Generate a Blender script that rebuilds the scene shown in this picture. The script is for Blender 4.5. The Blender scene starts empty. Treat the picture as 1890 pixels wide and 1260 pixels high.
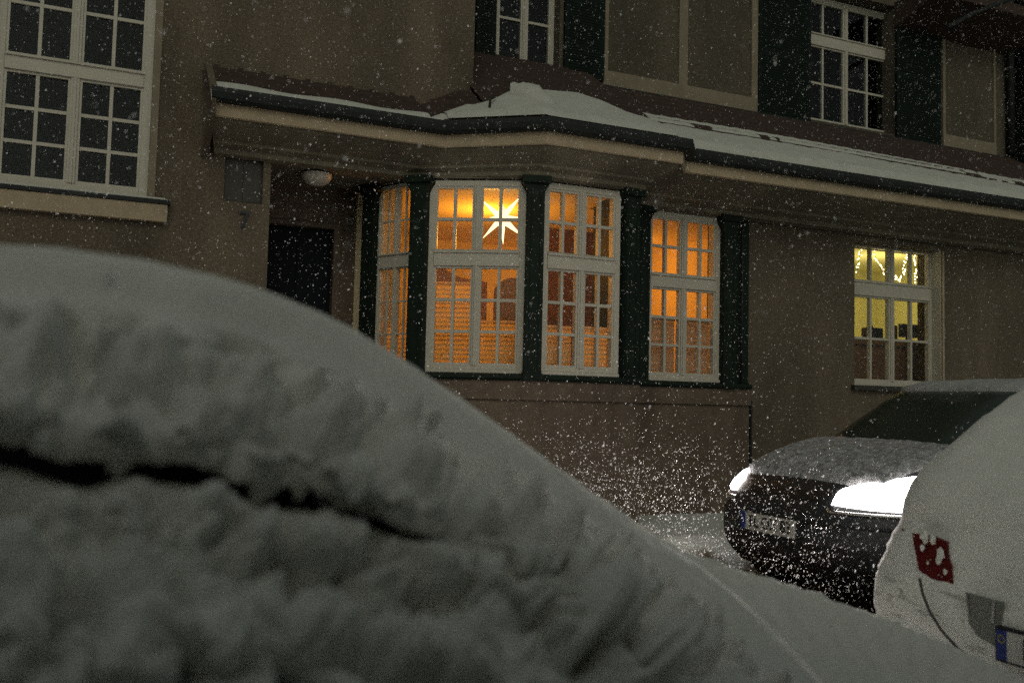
import bpy, math, random
import numpy as np
from mathutils import Vector, Matrix, noise
random.seed(7); RNG = np.random.default_rng(11)
SC = bpy.context.scene; COL = SC.collection
# ------------------------------------------------------------------ camera
FPX, CX, CY, CAMZ = 1750.0, 945.0, 630.0, 1.3
yaw, pitch, roll = (math.radians(a) for a in (23.970, 3.581, 1.372))
fw = Vector((math.sin(yaw)*math.cos(pitch), math.cos(yaw)*math.cos(pitch), math.sin(pitch)))
rt = Vector((math.cos(yaw), -math.sin(yaw), 0)); up = rt.cross(fw)
r2 = math.cos(roll)*rt + math.sin(roll)*up; u2 = -math.sin(roll)*rt + math.cos(roll)*up
CP = Vector((0, 0, CAMZ))
cam = bpy.data.objects.new('camera', bpy.data.cameras.new('camera')); COL.objects.link(cam)
m = Matrix.Identity(4)
for i in range(3):
    m[i][0] = r2[i]; m[i][1] = u2[i]; m[i][2] = -fw[i]; m[i][3] = CP[i]
cam.matrix_world = m; SC.camera = cam
cam.data.sensor_width = 36; cam.data.lens = 36*FPX/1890; cam.data.clip_end = 300; cam.data.clip_start = 0.05
cam.data.dof.use_dof = True; cam.data.dof.focus_distance = 9.3; cam.data.dof.aperture_fstop = 2.9

def ray(px, py): return r2*((px-CX)/FPX) - u2*((py-CY)/FPX) + fw
def P(px, py, Y): d = ray(px, py); return CP + d*(Y/d.y)          # point on the plane Y
def PZ(px, py, Z): d = ray(px, py); return CP + d*((Z-CAMZ)/d.z)  # point at height Z
def PX(px, py, X): d = ray(px, py); return CP + d*(X/d.x)
# ------------------------------------------------------------------ materials
def mat(name, col, rough=.8, bump=0, bscale=60, var=0, vscale=8, metal=0, spec=.5, col2=None, detail=6, bdist=.01):
    M = bpy.data.materials.new(name); M.use_nodes = True; nt = M.node_tree; N = nt.nodes; L = nt.links
    b = N['Principled BSDF']; b.inputs['Base Color'].default_value = (*col, 1); b.inputs['Roughness'].default_value = rough
    b.inputs['Metallic'].default_value = metal; b.inputs['Specular IOR Level'].default_value = spec
    tc = N.new('ShaderNodeTexCoord')
    if var:
        n = N.new('ShaderNodeTexNoise'); n.inputs['Scale'].default_value = vscale; n.inputs['Detail'].default_value = detail
        n.inputs['Roughness'].default_value = .65
        L.new(tc.outputs['Object'], n.inputs['Vector']); r = N.new('ShaderNodeMapRange')
        r.inputs[1].default_value = .3; r.inputs[2].default_value = .7; L.new(n.outputs['Fac'], r.inputs[0])
        mx = N.new('ShaderNodeMix'); mx.data_type = 'RGBA'
        c2 = col2 or tuple(c*(1-var) for c in col)
        mx.inputs['A'].default_value = (*c2, 1); mx.inputs['B'].default_value = (*col, 1)
        L.new(r.outputs[0], mx.inputs['Factor']); L.new(mx.outputs['Result'], b.inputs['Base Color'])
    if name.startswith(('roughcast', 'plinth', 'soffit')):
        n3 = N.new('ShaderNodeTexNoise'); n3.inputs['Scale'].default_value = .9; n3.inputs['Detail'].default_value = 7; n3.inputs['Roughness'].default_value = .6
        mp = N.new('ShaderNodeMapping'); mp.inputs['Scale'].default_value = (1.6, 1, .55); L.new(tc.outputs['Object'], mp.inputs[0]); L.new(mp.outputs[0], n3.inputs['Vector'])
        r3 = N.new('ShaderNodeMapRange'); r3.inputs[1].default_value = .35; r3.inputs[2].default_value = .65; r3.inputs[3].default_value = .66; r3.inputs[4].default_value = 1.12; L.new(n3.outputs['Fac'], r3.inputs[0])
        m3 = N.new('ShaderNodeMix'); m3.data_type = 'RGBA'; m3.blend_type = 'MULTIPLY'; m3.inputs['Factor'].default_value = 1
        L.new(mx.outputs['Result'], m3.inputs['A']); L.new(r3.outputs[0], m3.inputs['B']); L.new(m3.outputs['Result'], b.inputs['Base Color'])
    if bump:
        n = N.new('ShaderNodeTexNoise'); n.inputs['Scale'].default_value = bscale; n.inputs['Detail'].default_value = 4
        L.new(tc.outputs['Object'], n.inputs['Vector']); bp = N.new('ShaderNodeBump')
        bp.inputs['Strength'].default_value = bump; bp.inputs['Distance'].default_value = bdist
        L.new(n.outputs['Fac'], bp.inputs['Height']); L.new(bp.outputs['Normal'], b.inputs['Normal'])
    return M
def emat(name, col, s):
    M = bpy.data.materials.new(name); M.use_nodes = True; nt = M.node_tree
    nt.nodes.remove(nt.nodes['Principled BSDF']); e = nt.nodes.new('ShaderNodeEmission')
    e.inputs['Color'].default_value = (*col, 1); e.inputs['Strength'].default_value = s
    nt.links.new(e.outputs[0], nt.nodes['Material Output'].inputs['Surface']); return M
def glassmat(name, fac=.93, tint=(1, 1, 1), gloss=(.8, .8, .8)):
    M = bpy.data.materials.new(name); M.use_nodes = True; nt = M.node_tree; N = nt.nodes
    N.remove(N['Principled BSDF']); t = N.new('ShaderNodeBsdfTransparent'); t.inputs[0].default_value = (*tint, 1)
    g = N.new('ShaderNodeBsdfGlossy'); g.inputs['Roughness'].default_value = .04; g.inputs['Color'].default_value = (*gloss, 1)
    mx = N.new('ShaderNodeMixShader'); mx.inputs[0].default_value = 1-fac
    nt.links.new(t.outputs[0], mx.inputs[1]); nt.links.new(g.outputs[0], mx.inputs[2])
    nt.links.new(mx.outputs[0], N['Material Output'].inputs['Surface']); return M
def blindmat(name, col, tr=.6):
    M = bpy.data.materials.new(name); M.use_nodes = True; nt = M.node_tree; N = nt.nodes
    N.remove(N['Principled BSDF']); d = N.new('ShaderNodeBsdfDiffuse'); d.inputs[0].default_value = (*col, 1)
    t = N.new('ShaderNodeBsdfTranslucent'); t.inputs[0].default_value = (*col, 1); mx = N.new('ShaderNodeMixShader')
    mx.inputs[0].default_value = tr; nt.links.new(d.outputs[0], mx.inputs[1]); nt.links.new(t.outputs[0], mx.inputs[2])
    nt.links.new(mx.outputs[0], N['Material Output'].inputs['Surface']); return M

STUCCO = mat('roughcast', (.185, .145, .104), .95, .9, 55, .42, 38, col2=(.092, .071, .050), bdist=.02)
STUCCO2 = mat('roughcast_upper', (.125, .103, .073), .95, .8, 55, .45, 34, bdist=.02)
TRIM = mat('stone_trim', (.42, .33, .225), .85, .3, 40, .25, 5)
TRIM2 = mat('pale_trim', (.24, .20, .14), .85, .3, 40, .25, 5)
PLINTH = mat('plinth_stone', (.155, .118, .087), .9, .7, 40, .4, 9, col2=(.10, .07, .052))
SOFFIT = mat('soffit_plaster', (.20, .172, .125), .95, .2, 30, .35, 6)
WHITE = mat('white_paint', (.50, .465, .395), .55, .1, 20, .1, 6)
GREEN = mat('green_paint', (.013, .022, .016), .6, .15, 30, .5, 6, spec=.15)
SHUT = mat('shutter_paint', (.010, .017, .014), .7, .2, 25, .4, 8, spec=.12)
DOORM = mat('door_paint', (.004, .006, .010), .6, .1, 20, .3, 6, spec=.12)
METAL = mat('gutter_zinc', (.026, .030, .030), .6, .1, 20, .4, 5, spec=.2)
TILE = mat('roof_tile', (.055, .030, .022), .85, .5, 30, .5, 12)
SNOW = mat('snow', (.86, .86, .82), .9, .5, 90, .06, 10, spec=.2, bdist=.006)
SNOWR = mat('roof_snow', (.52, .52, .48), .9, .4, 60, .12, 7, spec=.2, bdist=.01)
GROUND = None
GLASS = glassmat('window_glass', .965)
DGLASS = glassmat('dark_window_glass', .965, (.45, .5, .55))
INNER = mat('room_wall', (.80, .66, .42), .9)
INNER2 = mat('room_wall_yellow', (.78, .74, .42), .9)
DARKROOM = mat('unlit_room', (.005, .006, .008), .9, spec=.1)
WOOD = mat('dark_wood', (.16, .075, .03), .6, 0, 1, .3, 4)
LEATHER = mat('tan_leather', (.38, .19, .07), .7)
BLIND = blindmat('pleated_shade', (.90, .68, .34), .65)
BLINDC = blindmat('pleated_shade_grey', (.42, .36, .26), .45)
CARP = mat('car_paint', (.024, .027, .032), .5, 0, 1, .2, 3, spec=.6)
CARG = mat('car_glass', (.022, .034, .026), .22, spec=.7)
BLACKP = mat('black_plastic', (.012, .012, .013), .6, .2, 80)
RUBBER = mat('tyre_rubber', (.015, .015, .015), .9)
CHROME = mat('chrome', (.55, .55, .56), .25, metal=1)
PLATE = mat('plate_white', (.55, .55, .52), .5)
PLATEB = mat('plate_blue', (.01, .03, .22), .5)
INK = mat('plate_ink', (.008, .008, .01), .6)
LAMPE = emat('headlight_on', (1, .92, .86), 22)
LAMPG = mat('lamp_glass', (.55, .50, .45), .4)
REDL = mat('tail_light_red', (.11, .005, .007), .25)
STAR = emat('star_glow', (1, .76, .38), 2.2)
BULB = emat('fairy_bulb', (1, .86, .45), 10)
WHITECAR = mat('white_car_paint', (.55, .56, .52), .4)

# ------------------------------------------------------------------ mesh helpers
class MB:
    def __init__(s): s.v = []; s.f = []; s.mi = []
    def add(s, vs, fs, mi=0):
        o = len(s.v); s.v += [tuple(v) for v in vs]; s.f += [tuple(o+i for i in f) for f in fs]; s.mi += [mi]*len(fs)
    def box(s, x0, x1, y0, y1, z0, z1, fn=None, mi=0):
        vs = [Vector((x, y, z)) for z in (z0, z1) for y in (y0, y1) for x in (x0, x1)]
        if fn: vs = [fn(v) for v in vs]
        s.add(vs, [(0, 2, 3, 1), (4, 5, 7, 6), (0, 1, 5, 4), (2, 6, 7, 3), (0, 4, 6, 2), (1, 3, 7, 5)], mi)
    def prism(s, pts, a, b, axis='z', fn=None, mi=0):
        # polygon pts (2D) extruded from a to b along an axis
        def mk(p, t):
            if axis == 'z': return Vector((p[0], p[1], t))
            if axis == 'y': return Vector((p[0], t, p[1]))
            return Vector((t, p[0], p[1]))
        n = len(pts); vs = [mk(p, a) for p in pts] + [mk(p, b) for p in pts]
        if fn: vs = [fn(v) for v in vs]
        fs = [tuple(range(n))[::-1], tuple(range(n, 2*n))] + [(i, (i+1) % n, n+(i+1) % n, n+i) for i in range(n)]
        s.add(vs, fs, mi)
    def grid(s, rows, mi=0, close=False):
        n = len(rows[0]); vs = [p for r in rows for p in r]; fs = []
        for i in range(len(rows)-1):
            for j in range(n if close else n-1):
                k = (j+1) % n; fs.append((i*n+j, i*n+k, (i+1)*n+k, (i+1)*n+j))
        s.add(vs, fs, mi)
    def tube(s, pts, r, n=8, mi=0):
        rows = []
        for i, p in enumerate(pts):
            p = Vector(p); a = Vector(pts[max(0, i-1)]); b = Vector(pts[min(len(pts)-1, i+1)]); t = (b-a).normalized()
            q = t.orthogonal().normalized() if i == 0 else (q - t*q.dot(t)).normalized()
            w = t.cross(q); rows.append([p + (q*math.cos(2*math.pi*k/n) + w*math.sin(2*math.pi*k/n))*r for k in range(n)])
        s.grid(rows, mi, close=True)
        o = len(s.v); s.f.append(tuple(range(o-n, o))); s.f.append(tuple(range(o-len(rows)*n, o-len(rows)*n+n))[::-1]); s.mi += [mi, mi]
    def build(s, name, mats, parent=None, smooth=False, bevel=0):
        me = bpy.data.meshes.new(name); me.from_pydata(s.v, [], s.f)
        mats = mats if isinstance(mats, (list, tuple)) else [mats]
        for mm in mats: me.materials.append(mm)
        me.polygons.foreach_set('material_index', s.mi)
        if smooth: me.polygons.foreach_set('use_smooth', [True]*len(s.f))
        me.update(); o = bpy.data.objects.new(name, me); COL.objects.link(o)
        if parent: o.parent = parent
        if bevel:
            bv = o.modifiers.new('bevel', 'BEVEL'); bv.width = bevel; bv.segments = 2; bv.limit_method = 'ANGLE'
        return o
def tag(o, label=None, cat=None, group=None, kind=None):
    if label: o['label'] = label
    if cat: o['category'] = cat
    if group: o['group'] = group
    if kind: o['kind'] = kind
    return o
def empty(name, label, cat, group=None, loc=(0, 0, 0)):
    o = bpy.data.objects.new(name, None); COL.objects.link(o); o.empty_display_size = .2
    return tag(o, label, cat, group)
def text(name, s, size, frame, mt, parent, ext=.003, sx=1):
    cu = bpy.data.curves.new(name, 'FONT'); cu.body = s; cu.size = size; cu.extrude = ext; cu.align_x = 'CENTER'; cu.align_y = 'CENTER'
    t = bpy.data.objects.new('tmp_text', cu); COL.objects.link(t)
    dg = bpy.context.evaluated_depsgraph_get(); me = bpy.data.meshes.new_from_object(t.evaluated_get(dg))
    bpy.data.objects.remove(t); me.transform(Matrix.Diagonal((sx, 1, 1, 1))); me.transform(frame); me.materials.clear(); me.materials.append(mt)
    o = bpy.data.objects.new(name, me); COL.objects.link(o); o.parent = parent; return o
def frame_of(o, ux, uy):
    ux = Vector(ux).normalized(); uy = Vector(uy).normalized(); uz = ux.cross(uy)
    M = Matrix.Identity(4)
    for i in range(3): M[i][0] = ux[i]; M[i][1] = uy[i]; M[i][2] = uz[i]; M[i][3] = o[i]
    return M
def fbm(p, s, o=4):
    v = 0; a = 1; t = 0
    for _ in range(o): v += a*noise.noise(p*s); t += a; a *= .5; s *= 2.03
    return v/t

# ------------------------------------------------------------------ HOUSE
house = empty('house', 'brown roughcast villa with a lit polygonal bay, green columns and snowy tiled roof', 'house')
WY, UY = 9.0, 9.95          # front wall plane, recessed upper wall plane
def wall(name, x0, x1, z0, z1, y0, y1, openings, mt):
    xs = sorted({x0, x1, *[o[0] for o in openings], *[o[1] for o in openings]})
    zs = sorted({z0, z1, *[o[2] for o in openings], *[o[3] for o in openings]})
    b = MB()
    for i in range(len(xs)-1):
        for j in range(len(zs)-1):
            cx, cz = (xs[i]+xs[i+1])/2, (zs[j]+zs[j+1])/2
            if any(o[0] < cx < o[1] and o[2] < cz < o[3] for o in openings): continue
            b.box(xs[i], xs[i+1], y0, y1, zs[j], zs[j+1])
    return b.build(name, mt, house)

lw_x0, lw_x1 = -.86, .40; lw_z0, lw_z1 = 3.0, 5.62
wall('wall', -7, 1.475, 0, 9, WY, 9.9, [(lw_x0, lw_x1, lw_z0, lw_z1), (1.055, 1.405, 3.08, 3.53)], STUCCO)
wall('wall', 1.475, 3.49, 3.56, 9, WY, 9.9, [], STUCCO)
wall('wall', 1.475, 2.9, .0, 3.7, 9.9, 10.2, [(1.50, 2.30, .9, 3.07)], PLINTH)      # back of the porch
rw = (8.70, P(1738, 600, 9.05).x, 1.60, 3.40)
wall('wall', 7.03, 20, 0, 3.95, 9.05, 9.45, [rw], STUCCO)
MBs = MB(); MBs.box(5.04, 7.03, 9.0, 9.3, 3.47, 3.95); MBs.build('wall_header', SOFFIT, house)
# upper wall openings
u1a = P(917, 0, UY).x; u1b = P(1032, 100, UY).x; u1z = P(960, 128, UY).z
u2a = P(1497, 150, UY).x; u2b = P(1652, 150, UY).x; u2z = P(1640, 246, UY).z; u2t = P(1600, 2, UY).z
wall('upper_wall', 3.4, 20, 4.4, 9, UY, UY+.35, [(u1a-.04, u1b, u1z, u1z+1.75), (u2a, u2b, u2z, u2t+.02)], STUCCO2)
b = MB(); b.box(3.2, 3.49, 9.9, UY, 4.2, 9.0); b.build('wall', STUCCO, house)

# ---- window builder -----------------------------------------------------------
def window(O, u, n, w, z0, z1, zt0, zt1, cols, rt_, rb_, fr=.06, mul=.062, lit=True, inner=True, glass=None, blind=None, sill=None, wm=None, bar=.030, st=.022, depth=.062, label=None, cols_each=None):
    """O: left foot (x,y) seen from outside, u: unit along, n: outward unit.  zt0..zt1 = transom bar"""
    wm = wm or WHITE
    U = Vector((u[0], u[1], 0)); Nn = Vector((n[0], n[1], 0)); OO = Vector((O[0], O[1], 0))
    def fn(v): return OO + U*v.x - Nn*v.y + Vector((0, 0, v.z))      # local y = inwards
    b = MB(); D = .07
    b.box(0, fr, 0, D, z0, z1, fn); b.box(w-fr, w, 0, D, z0, z1, fn)
    b.box(fr, w-fr, 0, D, z1-fr, z1, fn); b.box(fr, w-fr, 0, D, z0, z0+fr, fn)
    b.box(fr, w-fr, -.012, D, zt0, zt1, fn)
    b.box(fr, w-fr, -.03, 0, zt1-.012, zt1+.006, fn)                 # drip on the transom
    b.box(w/2-mul/2, w/2+mul/2, -.006, D, z0+fr, zt0, fn); b.box(w/2-mul/2, w/2+mul/2, -.006, D, zt1, z1-fr, fn)
    b.box(w/2-.012, w/2+.012, -.016, -.006, z0+fr, zt0, fn); b.box(w/2-.012, w/2+.012, -.016, -.006, zt1+.007, z1-fr, fn)
    b.box(0.01, w-.01, -.035, .0, z0-.012, z0+.02, fn)
    W = b.build('window', wm, house, bevel=.004)
    if label: W['label'] = label
    g = glass or GLASS
    def sash(xa, xb, za, zb, c, r, y0, y1):
        s = MB(); s.box(xa, xa+st, y0, y1, za, zb, fn); s.box(xb-st, xb, y0, y1, za, zb, fn)
        s.box(xa+st, xb-st, y0, y1, za, za+st*1.2, fn); s.box(xa+st, xb-st, y0, y1, zb-st, zb, fn)
        for i in range(1, c):
            x = xa+st+(xb-xa-2*st)*i/c; s.box(x-bar/2, x+bar/2, y0+.004, y1-.004, za+st, zb-st, fn)
        for j in range(1, r):
            z = za+st+(zb-za-2*st)*j/r; s.box(xa+st, xb-st, y0+.008, y1-.008, z-bar/2, z+bar/2, fn)
        s.build('sash', wm, W)
        q = MB(); q.add([fn(Vector((x, (y0+y1)/2, z))) for x, z in ((xa+st, za+st), (xb-st, za+st), (xb-st, zb-st), (xa+st, zb-st))], [(0, 1, 2, 3)])
        q.build('pane', g, W)
    for k in range(2):
        xa = fr if k == 0 else w/2+mul/2; xb = w/2-mul/2 if k == 0 else w-fr
        c = cols
        for (za, zb, r) in ((z0+fr, zt0, rb_), (zt1, z1-fr, rt_)):
            sash(xa, xb, za, zb, c, r, .010, .010+depth)
            if False:
                s = MB(); y0, y1 = .15, .19; st = .03
                s.box(xa-.01, xa+st, y0, y1, za, zb, fn); s.box(xb-st, xb+.01, y0, y1, za, zb, fn)
                for i in range(1, c):
                    x = xa+st+(xb-xa-2*st)*i/c; s.box(x-.012, x+.012, y0, y1, za, zb, fn)
                for j in range(1, r):
                    z = za+.03+(zb-za-.05)*j/r; s.box(xa+st, xb-st, y0+.005, y1-.005, z-.011, z+.011, fn)
                s.build('inner_sash', wm, W)
        if blind and blind[k]:
            top = blind[k]; bm_ = MB(); rows = []; z = z0+fr+.01; i = 0
            while z < top:
                y = .125 + (.016 if i % 2 else 0); rows.append([fn(Vector((xa, y, z))), fn(Vector((xb, y, z)))]); z += .023; i += 1
            bm_.grid(rows); bm_.box(xa, xb,   .118, .146, top-.012, top+.012, fn)
            bm_.build('blind', blind[2], W)
    if inner:                                                         # box lining between the two sashes
        s = MB(); s.box(-.02, 0.015, .07, .21, z0, z1, fn); s.box(w-.015, w+.02, .07, .21, z0, z1, fn); s.box(0, w, .07, .21, z1-.02, z1, fn); s.box(0, w, .07, .23, z0, z0+.03, fn)
        
        s.build('lining', wm, W)
    return W

# ---- bay ----------------------------------------------------------------------
def ang(a): return (-math.cos(math.radians(a)), math.sin(math.radians(a)))
V0 = (4.985, 8.35); V1 = (3.925, 8.35)
d1 = ang(28.8); V2 = (V1[0]+d1[0]*1.135, V1[1]+d1[1]*1.135)
d2 = ang(62.5)
def proj(p):
    q = Vector(p)-CP; z = q.dot(fw); return CX+FPX*q.dot(r2)/z, CY-FPX*q.dot(u2)/z
Ls = min((abs(proj((V2[0]+d2[0]*l, V2[1]+d2[1]*l, 3.4))[0]-690), l) for l in np.arange(.4, 1.2, .01))[1]
V3 = (V2[0]+d2[0]*Ls, V2[1]+d2[1]*Ls); print('side length', Ls, V2, V3)
BZ0, BZ1, T0, T1 = 1.575, 3.47, 2.615, 2.755
def bay_window(A, B, m0, m1, **k):
    """A left vertex, B right vertex, margins to clear the columns"""
    u = Vector((B[0]-A[0], B[1]-A[1])); L = u.length; u /= L; n = (u.y, -u.x)
    O = (A[0]+u.x*m0, A[1]+u.y*m0)
    return window(O, u, n, L-m0-m1, BZ0, BZ1, T0, T1, 2, 2, 3, **k)
bay_window(V2, V1, .085, .085, blind=(2.46, 2.08, BLIND))
bay_window(V1, V0, .085, .085, blind=(2.05, 2.06, BLIND))
bay_window(V3, V2, .088, .085, blind=(2.05, 2.05, BLIND), depth=.03, fr=.03, mul=.03, bar=.016, st=.012)
window((5.62, 9.0), (1, 0), (0, -1), 1.0, BZ0, BZ1, T0, T1, 2, 2, 3, blind=(2.26, 2.26, BLINDC))
# columns
def column(c, bis, w=.085, dp=.07, z0=1.5, zt=3.50):
    """c vertex, bis outward direction"""
    bz = Vector((bis[0], bis[1], 0)).normalized(); ux = Vector((-bz.y, bz.x, 0)); C0 = Vector((c[0], c[1], 0))
    def fn(v): return C0 + ux*v.x - bz*v.y + Vector((0, 0, v.z))
    b = MB()
    prof = [(-w, z0), (w, z0), (w, zt-.16), (w+.012, zt-.13), (w+.045, zt-.075), (w+.05, zt-.07), (w+.05, zt), (-w-.05, zt), (-w-.05, zt-.07), (-w-.045, zt-.075), (-w-.012, zt-.13), (-w, zt-.16)]
    b.prism(prof, -dp, .07, 'y', fn)
    b.prism([(x*1.06, z) for x, z in prof[5:9]] , -dp-.035, -dp, 'y', fn)
    b.box(-w-.012, w+.012, -dp-.012, -dp, z0, z0+.07, fn)
    for s in (-1, 1): b.box(s*w*.55-.006, s*w*.55+.006, -dp-.006, -dp, z0+.1, zt-.2, fn)
    return b.build('column', GREEN, house, bevel=.005)
def bisect(a, b): return (math.sin(math.radians(-(a+b)/2)), -math.cos(math.radians((a+b)/2)))
column(V1, bisect(0, 28.8)); column(V2, bisect(28.8, 60)); column(V3, bisect(60, 60)); 
column((V0[0]+.03, V0[1]+.02), (0.25, -1), w=.085)
column((5.56, 9.0), (0, -1), w=.075, dp=.06); column((6.70, 8.98), (0, -1), w=.085, dp=.07)
for bb in ((V0[0]-.02, V0[0]+.06, 8.42, 9.0, 1.5, 3.49), (5.05, 5.60, 9.0, 9.2, 1.5, 3.49), (6.62, 7.03, 9.0, 9.25, 1.5, 3.49)):
    b = MB(); b.box(*bb); b.build('panel', GREEN, house)
b = MB(); b.tube([(6.90, 8.955, 3.45), (6.90, 8.955, 1.5)], .012, 8); b.build('downpipe', METAL, house, smooth=True)
# sill + plinth
def offs(pts, d):
    out = []
    for i, p in enumerate(pts):
        a = pts[max(i-1, 0)]; c = pts[min(i+1, len(pts)-1)]; ns = []
        for q, r in ((a, p), (p, c)):
            if q != r:
                t = Vector((r[0]-q[0], r[1]-q[1])).normalized(); ns.append(Vector((t.y, -t.x)))
        n = sum(ns, Vector((0, 0)))
        n.normalize(); k = d/max(.35, n.dot(ns[0])); out.append((p[0]+n.x*k, p[1]+n.y*k))
    return out
BAY = [(V3[0], 9.9), V3, V2, V1, (V0[0]+.10, V0[1]), (V0[0]+.10, 9.0), (7.03, 9.0)]
BAY[1] = (V3[0]-.0, V3[1])
def sweep(path, prof, name, mt, closed_prof=True, smooth=False):
    """prof: list of (out, z)"""
    rows = [[Vector((*q, z)) for q in offs(path, o)] for o, z in prof]
    if closed_prof: rows.append(rows[0])
    b = MB(); b.grid(rows)
    n = len(path)
    if closed_prof:
        k = len(prof); b.f.append(tuple(i*n for i in range(k))); b.f.append(tuple(i*n+n-1 for i in range(k))[::-1]); b.mi += [0, 0]
    return b.build(name, mt, house, smooth=smooth)
sweep(BAY, [(-.12, 1.50), (.07, 1.50), (.085, 1.52), (.075, 1.555), (-.0, 1.575), (-.12, 1.575)], 'window_sill', GREEN)
sweep(BAY, [(-.3, 1.497), (.045, 1.497), (.045, 1.36), (.060, 1.345), (.060, 1.315), (.025, 1.30), (.025, .62), (.05, .58), (.05, -.05), (-.3, -.05)], 'plinth', PLINTH)
b = MB(); b.box(7.035, 7.058, 8.95, 9.05, .4, 1.36); b.build('plinth_edge', METAL, house)
# ---- cornice, soffit, gutter, canopy -------------------------------------------
Q = [(.86, 9.0), (.86, 8.58), (3.04, 8.58), (3.86, 7.98), (5.40, 7.98), (5.62, 8.26), (20, 8.26)]
I = [(.96, 9.0), (.96, 9.0), (2.86, 9.0), (3.90, 8.30), (5.09, 8.30), (5.30, 9.0), (20, 9.0)]
def blend(t): return [(q[0]*(1-t)+i[0]*t, q[1]*(1-t)+i[1]*t) for q, i in zip(Q, I)]
rows = []
for t, z in ((0, 3.86), (0, 3.745), (.03, 3.735), (.10, 3.735), (.13, 3.715), (.32, 3.665), (.50, 3.625), (.64, 3.60), (.66, 3.575), (.84, 3.545), (.86, 3.50), (1.0, 3.485)):
    rows.append([Vector((*p, z)) for p in blend(t)])
b = MB(); b.grid(rows[:3]); b.build('fascia', TRIM, house)
b = MB(); b.grid(rows[2:]); b.build('soffit', SOFFIT, house)
b = MB(); b.box(1.43, 3.0, 8.99, 9.95, 3.50, 3.56);  b.build('porch_ceiling', SOFFIT, house)
sweep(Q[1:], [(0, 3.862), (.05, 3.855), (.09, 3.88), (.105, 3.93), (.10, 3.975), (.085, 3.975), (.0, 3.965)], 'gutter', METAL)
b = MB(); b.prism([(8.5, 3.735), (8.5, 3.99), (9.0, 4.34), (9.0, 3.45)], .84, .90, 'x'); b.build('canopy_end', STUCCO, house)
# ---- roofs as height fields ------------------------------------------------------
nA = Vector((Q[3][1]-Q[2][1], -(Q[3][0]-Q[2][0]))).normalized(); nA = -nA if nA.y < 0 else nA
nA = Vector((abs(nA.x), abs(nA.y)))
EZ = 3.955
def _slab():
    pts = offs([(V3[0], 9.9), V3, V2, V1, (V0[0]+.06, V0[1]), (V0[0]+.06, 9.9)], .03)
    b = MB(); b.prism(pts, 3.484, 3.497); b.build('bay_ceiling', SOFFIT, house)
_slab()
def roofz(x, y):
    zc = EZ + .80*(y-8.55)                                            # canopy strip
    za = EZ + .92*((Vector((x, y))-Vector(Q[2])).dot(nA)+.05)         # chamfer side of the bay
    zb = EZ + .66*(y-7.93); zr = EZ + .70*(y-8.22)
    z = min(zb, za)
    if x > 5.5: z = zr
    elif x > 5.3: k = (x-5.3)/.2; z = z*(1-k)+zr*k
    if x < 3.3: z = min(z, max(zc, za)) if x > 2.9 else zc
    return z
def front(x):                                                       # eave line Y for x
    for a, c in zip(Q[1:-1], Q[2:]):
        if a[0] <= x <= c[0]: return a[1]+(c[1]-a[1])*(x-a[0])/(c[0]-a[0])
    return 8.26
# scalloped tile courses
b = MB()
def course(xa, xb, d0, d1, dx=.035):
    r0 = []; r1 = []; r2_ = []; x = xa
    while x <= xb:
        ytop = WY if x < 3.46 else UY
        wv = .022*abs(math.sin(math.pi*(x+ (.1 if int(d0*10) % 2 else 0))/.21))
        y0 = min(front(x)+.02+d0-wv, ytop+.02); y1 = min(front(x)+.02+d1+.03, ytop+.02)
        z0 = roofz(x, y0); z1 = roofz(x, y1)
        r0.append(Vector((x, y0, z0-.01))); r1.append(Vector((x, y0, z0+.026))); r2_.append(Vector((x, y1, z1+.004))); x += dx
    b.grid([r0, r1, r2_])
d = -.03
while d < 2.05:
    course(.80, 3.45, d, d+.15) if d < .5 else None
    course(3.45, 19.9, d, d+.15); d += .15
b.build('tiled_roof', TILE, house)
# roof snow
def snowstrip(name, xa, xb, top_fn, th=.075, dx=.03, lump=.02, nv=26, lip=.05):
    b = MB(); rows = []
    n = int((xb-xa)/dx); cols = []
    for i in range(n+1):
        x = xa+(xb-xa)*i/n; f = front(x)-lip; top = top_fn(x); col = []
        for j in range(nv+1):
            v = j/nv; d = (top-f)*v; y = f+d
            e = min(1, max(0, v*(top-f)/.09)); e2 = min(1, (1-v)*(top-f)/.05)
            t = th*(1-(1-e)**2.2)*(e2**.5) * (1-.8*v)
            p = Vector((x, y, 0)); t *= 1+.5*fbm(p, 3)+ .25*fbm(p, 11)
            z = roofz(x, max(y, front(x)-.02)) + .02 + t
            if j == 0: z = roofz(x, front(x)) + .012
            col.append(Vector((x, y, z)))
        col.append(Vector((x, top+.02, roofz(x, top)-.05)))
        cols.append(col)
    b.grid(cols); return b.build(name, SNOWR, house, smooth=True)
def interp(pts, x):
    if x <= pts[0][0]: return pts[0][1]
    for a, c in zip(pts, pts[1:]):
        if x <= c[0]: return a[1]+(c[1]-a[1])*(x-a[0])/(c[0]-a[0])
    return pts[-1][1]
def roof_hit(px, py):                                               # where a sight line meets the tiled roof
    y = 7.8
    while y < 9.9:
        p = P(px, py, y)
        if roofz(p.x, y)+.02 >= p.z: return p
        y += .01
    return P(px, py, 9.9)
tr = [roof_hit(*q) for q in ((1290, 240), (1400, 257), (1500, 274), (1600, 292), (1700, 310), (1800, 328), (1890, 345))]
trp = [(p.x, p.y) for p in tr] + [(20, 8.85)]
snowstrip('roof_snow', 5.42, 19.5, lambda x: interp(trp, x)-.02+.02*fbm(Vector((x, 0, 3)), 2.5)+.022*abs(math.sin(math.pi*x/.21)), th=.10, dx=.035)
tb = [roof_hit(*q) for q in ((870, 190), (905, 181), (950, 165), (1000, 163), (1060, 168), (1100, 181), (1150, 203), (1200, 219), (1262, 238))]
tbp = sorted([(p.x, p.y) for p in tb])
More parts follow.
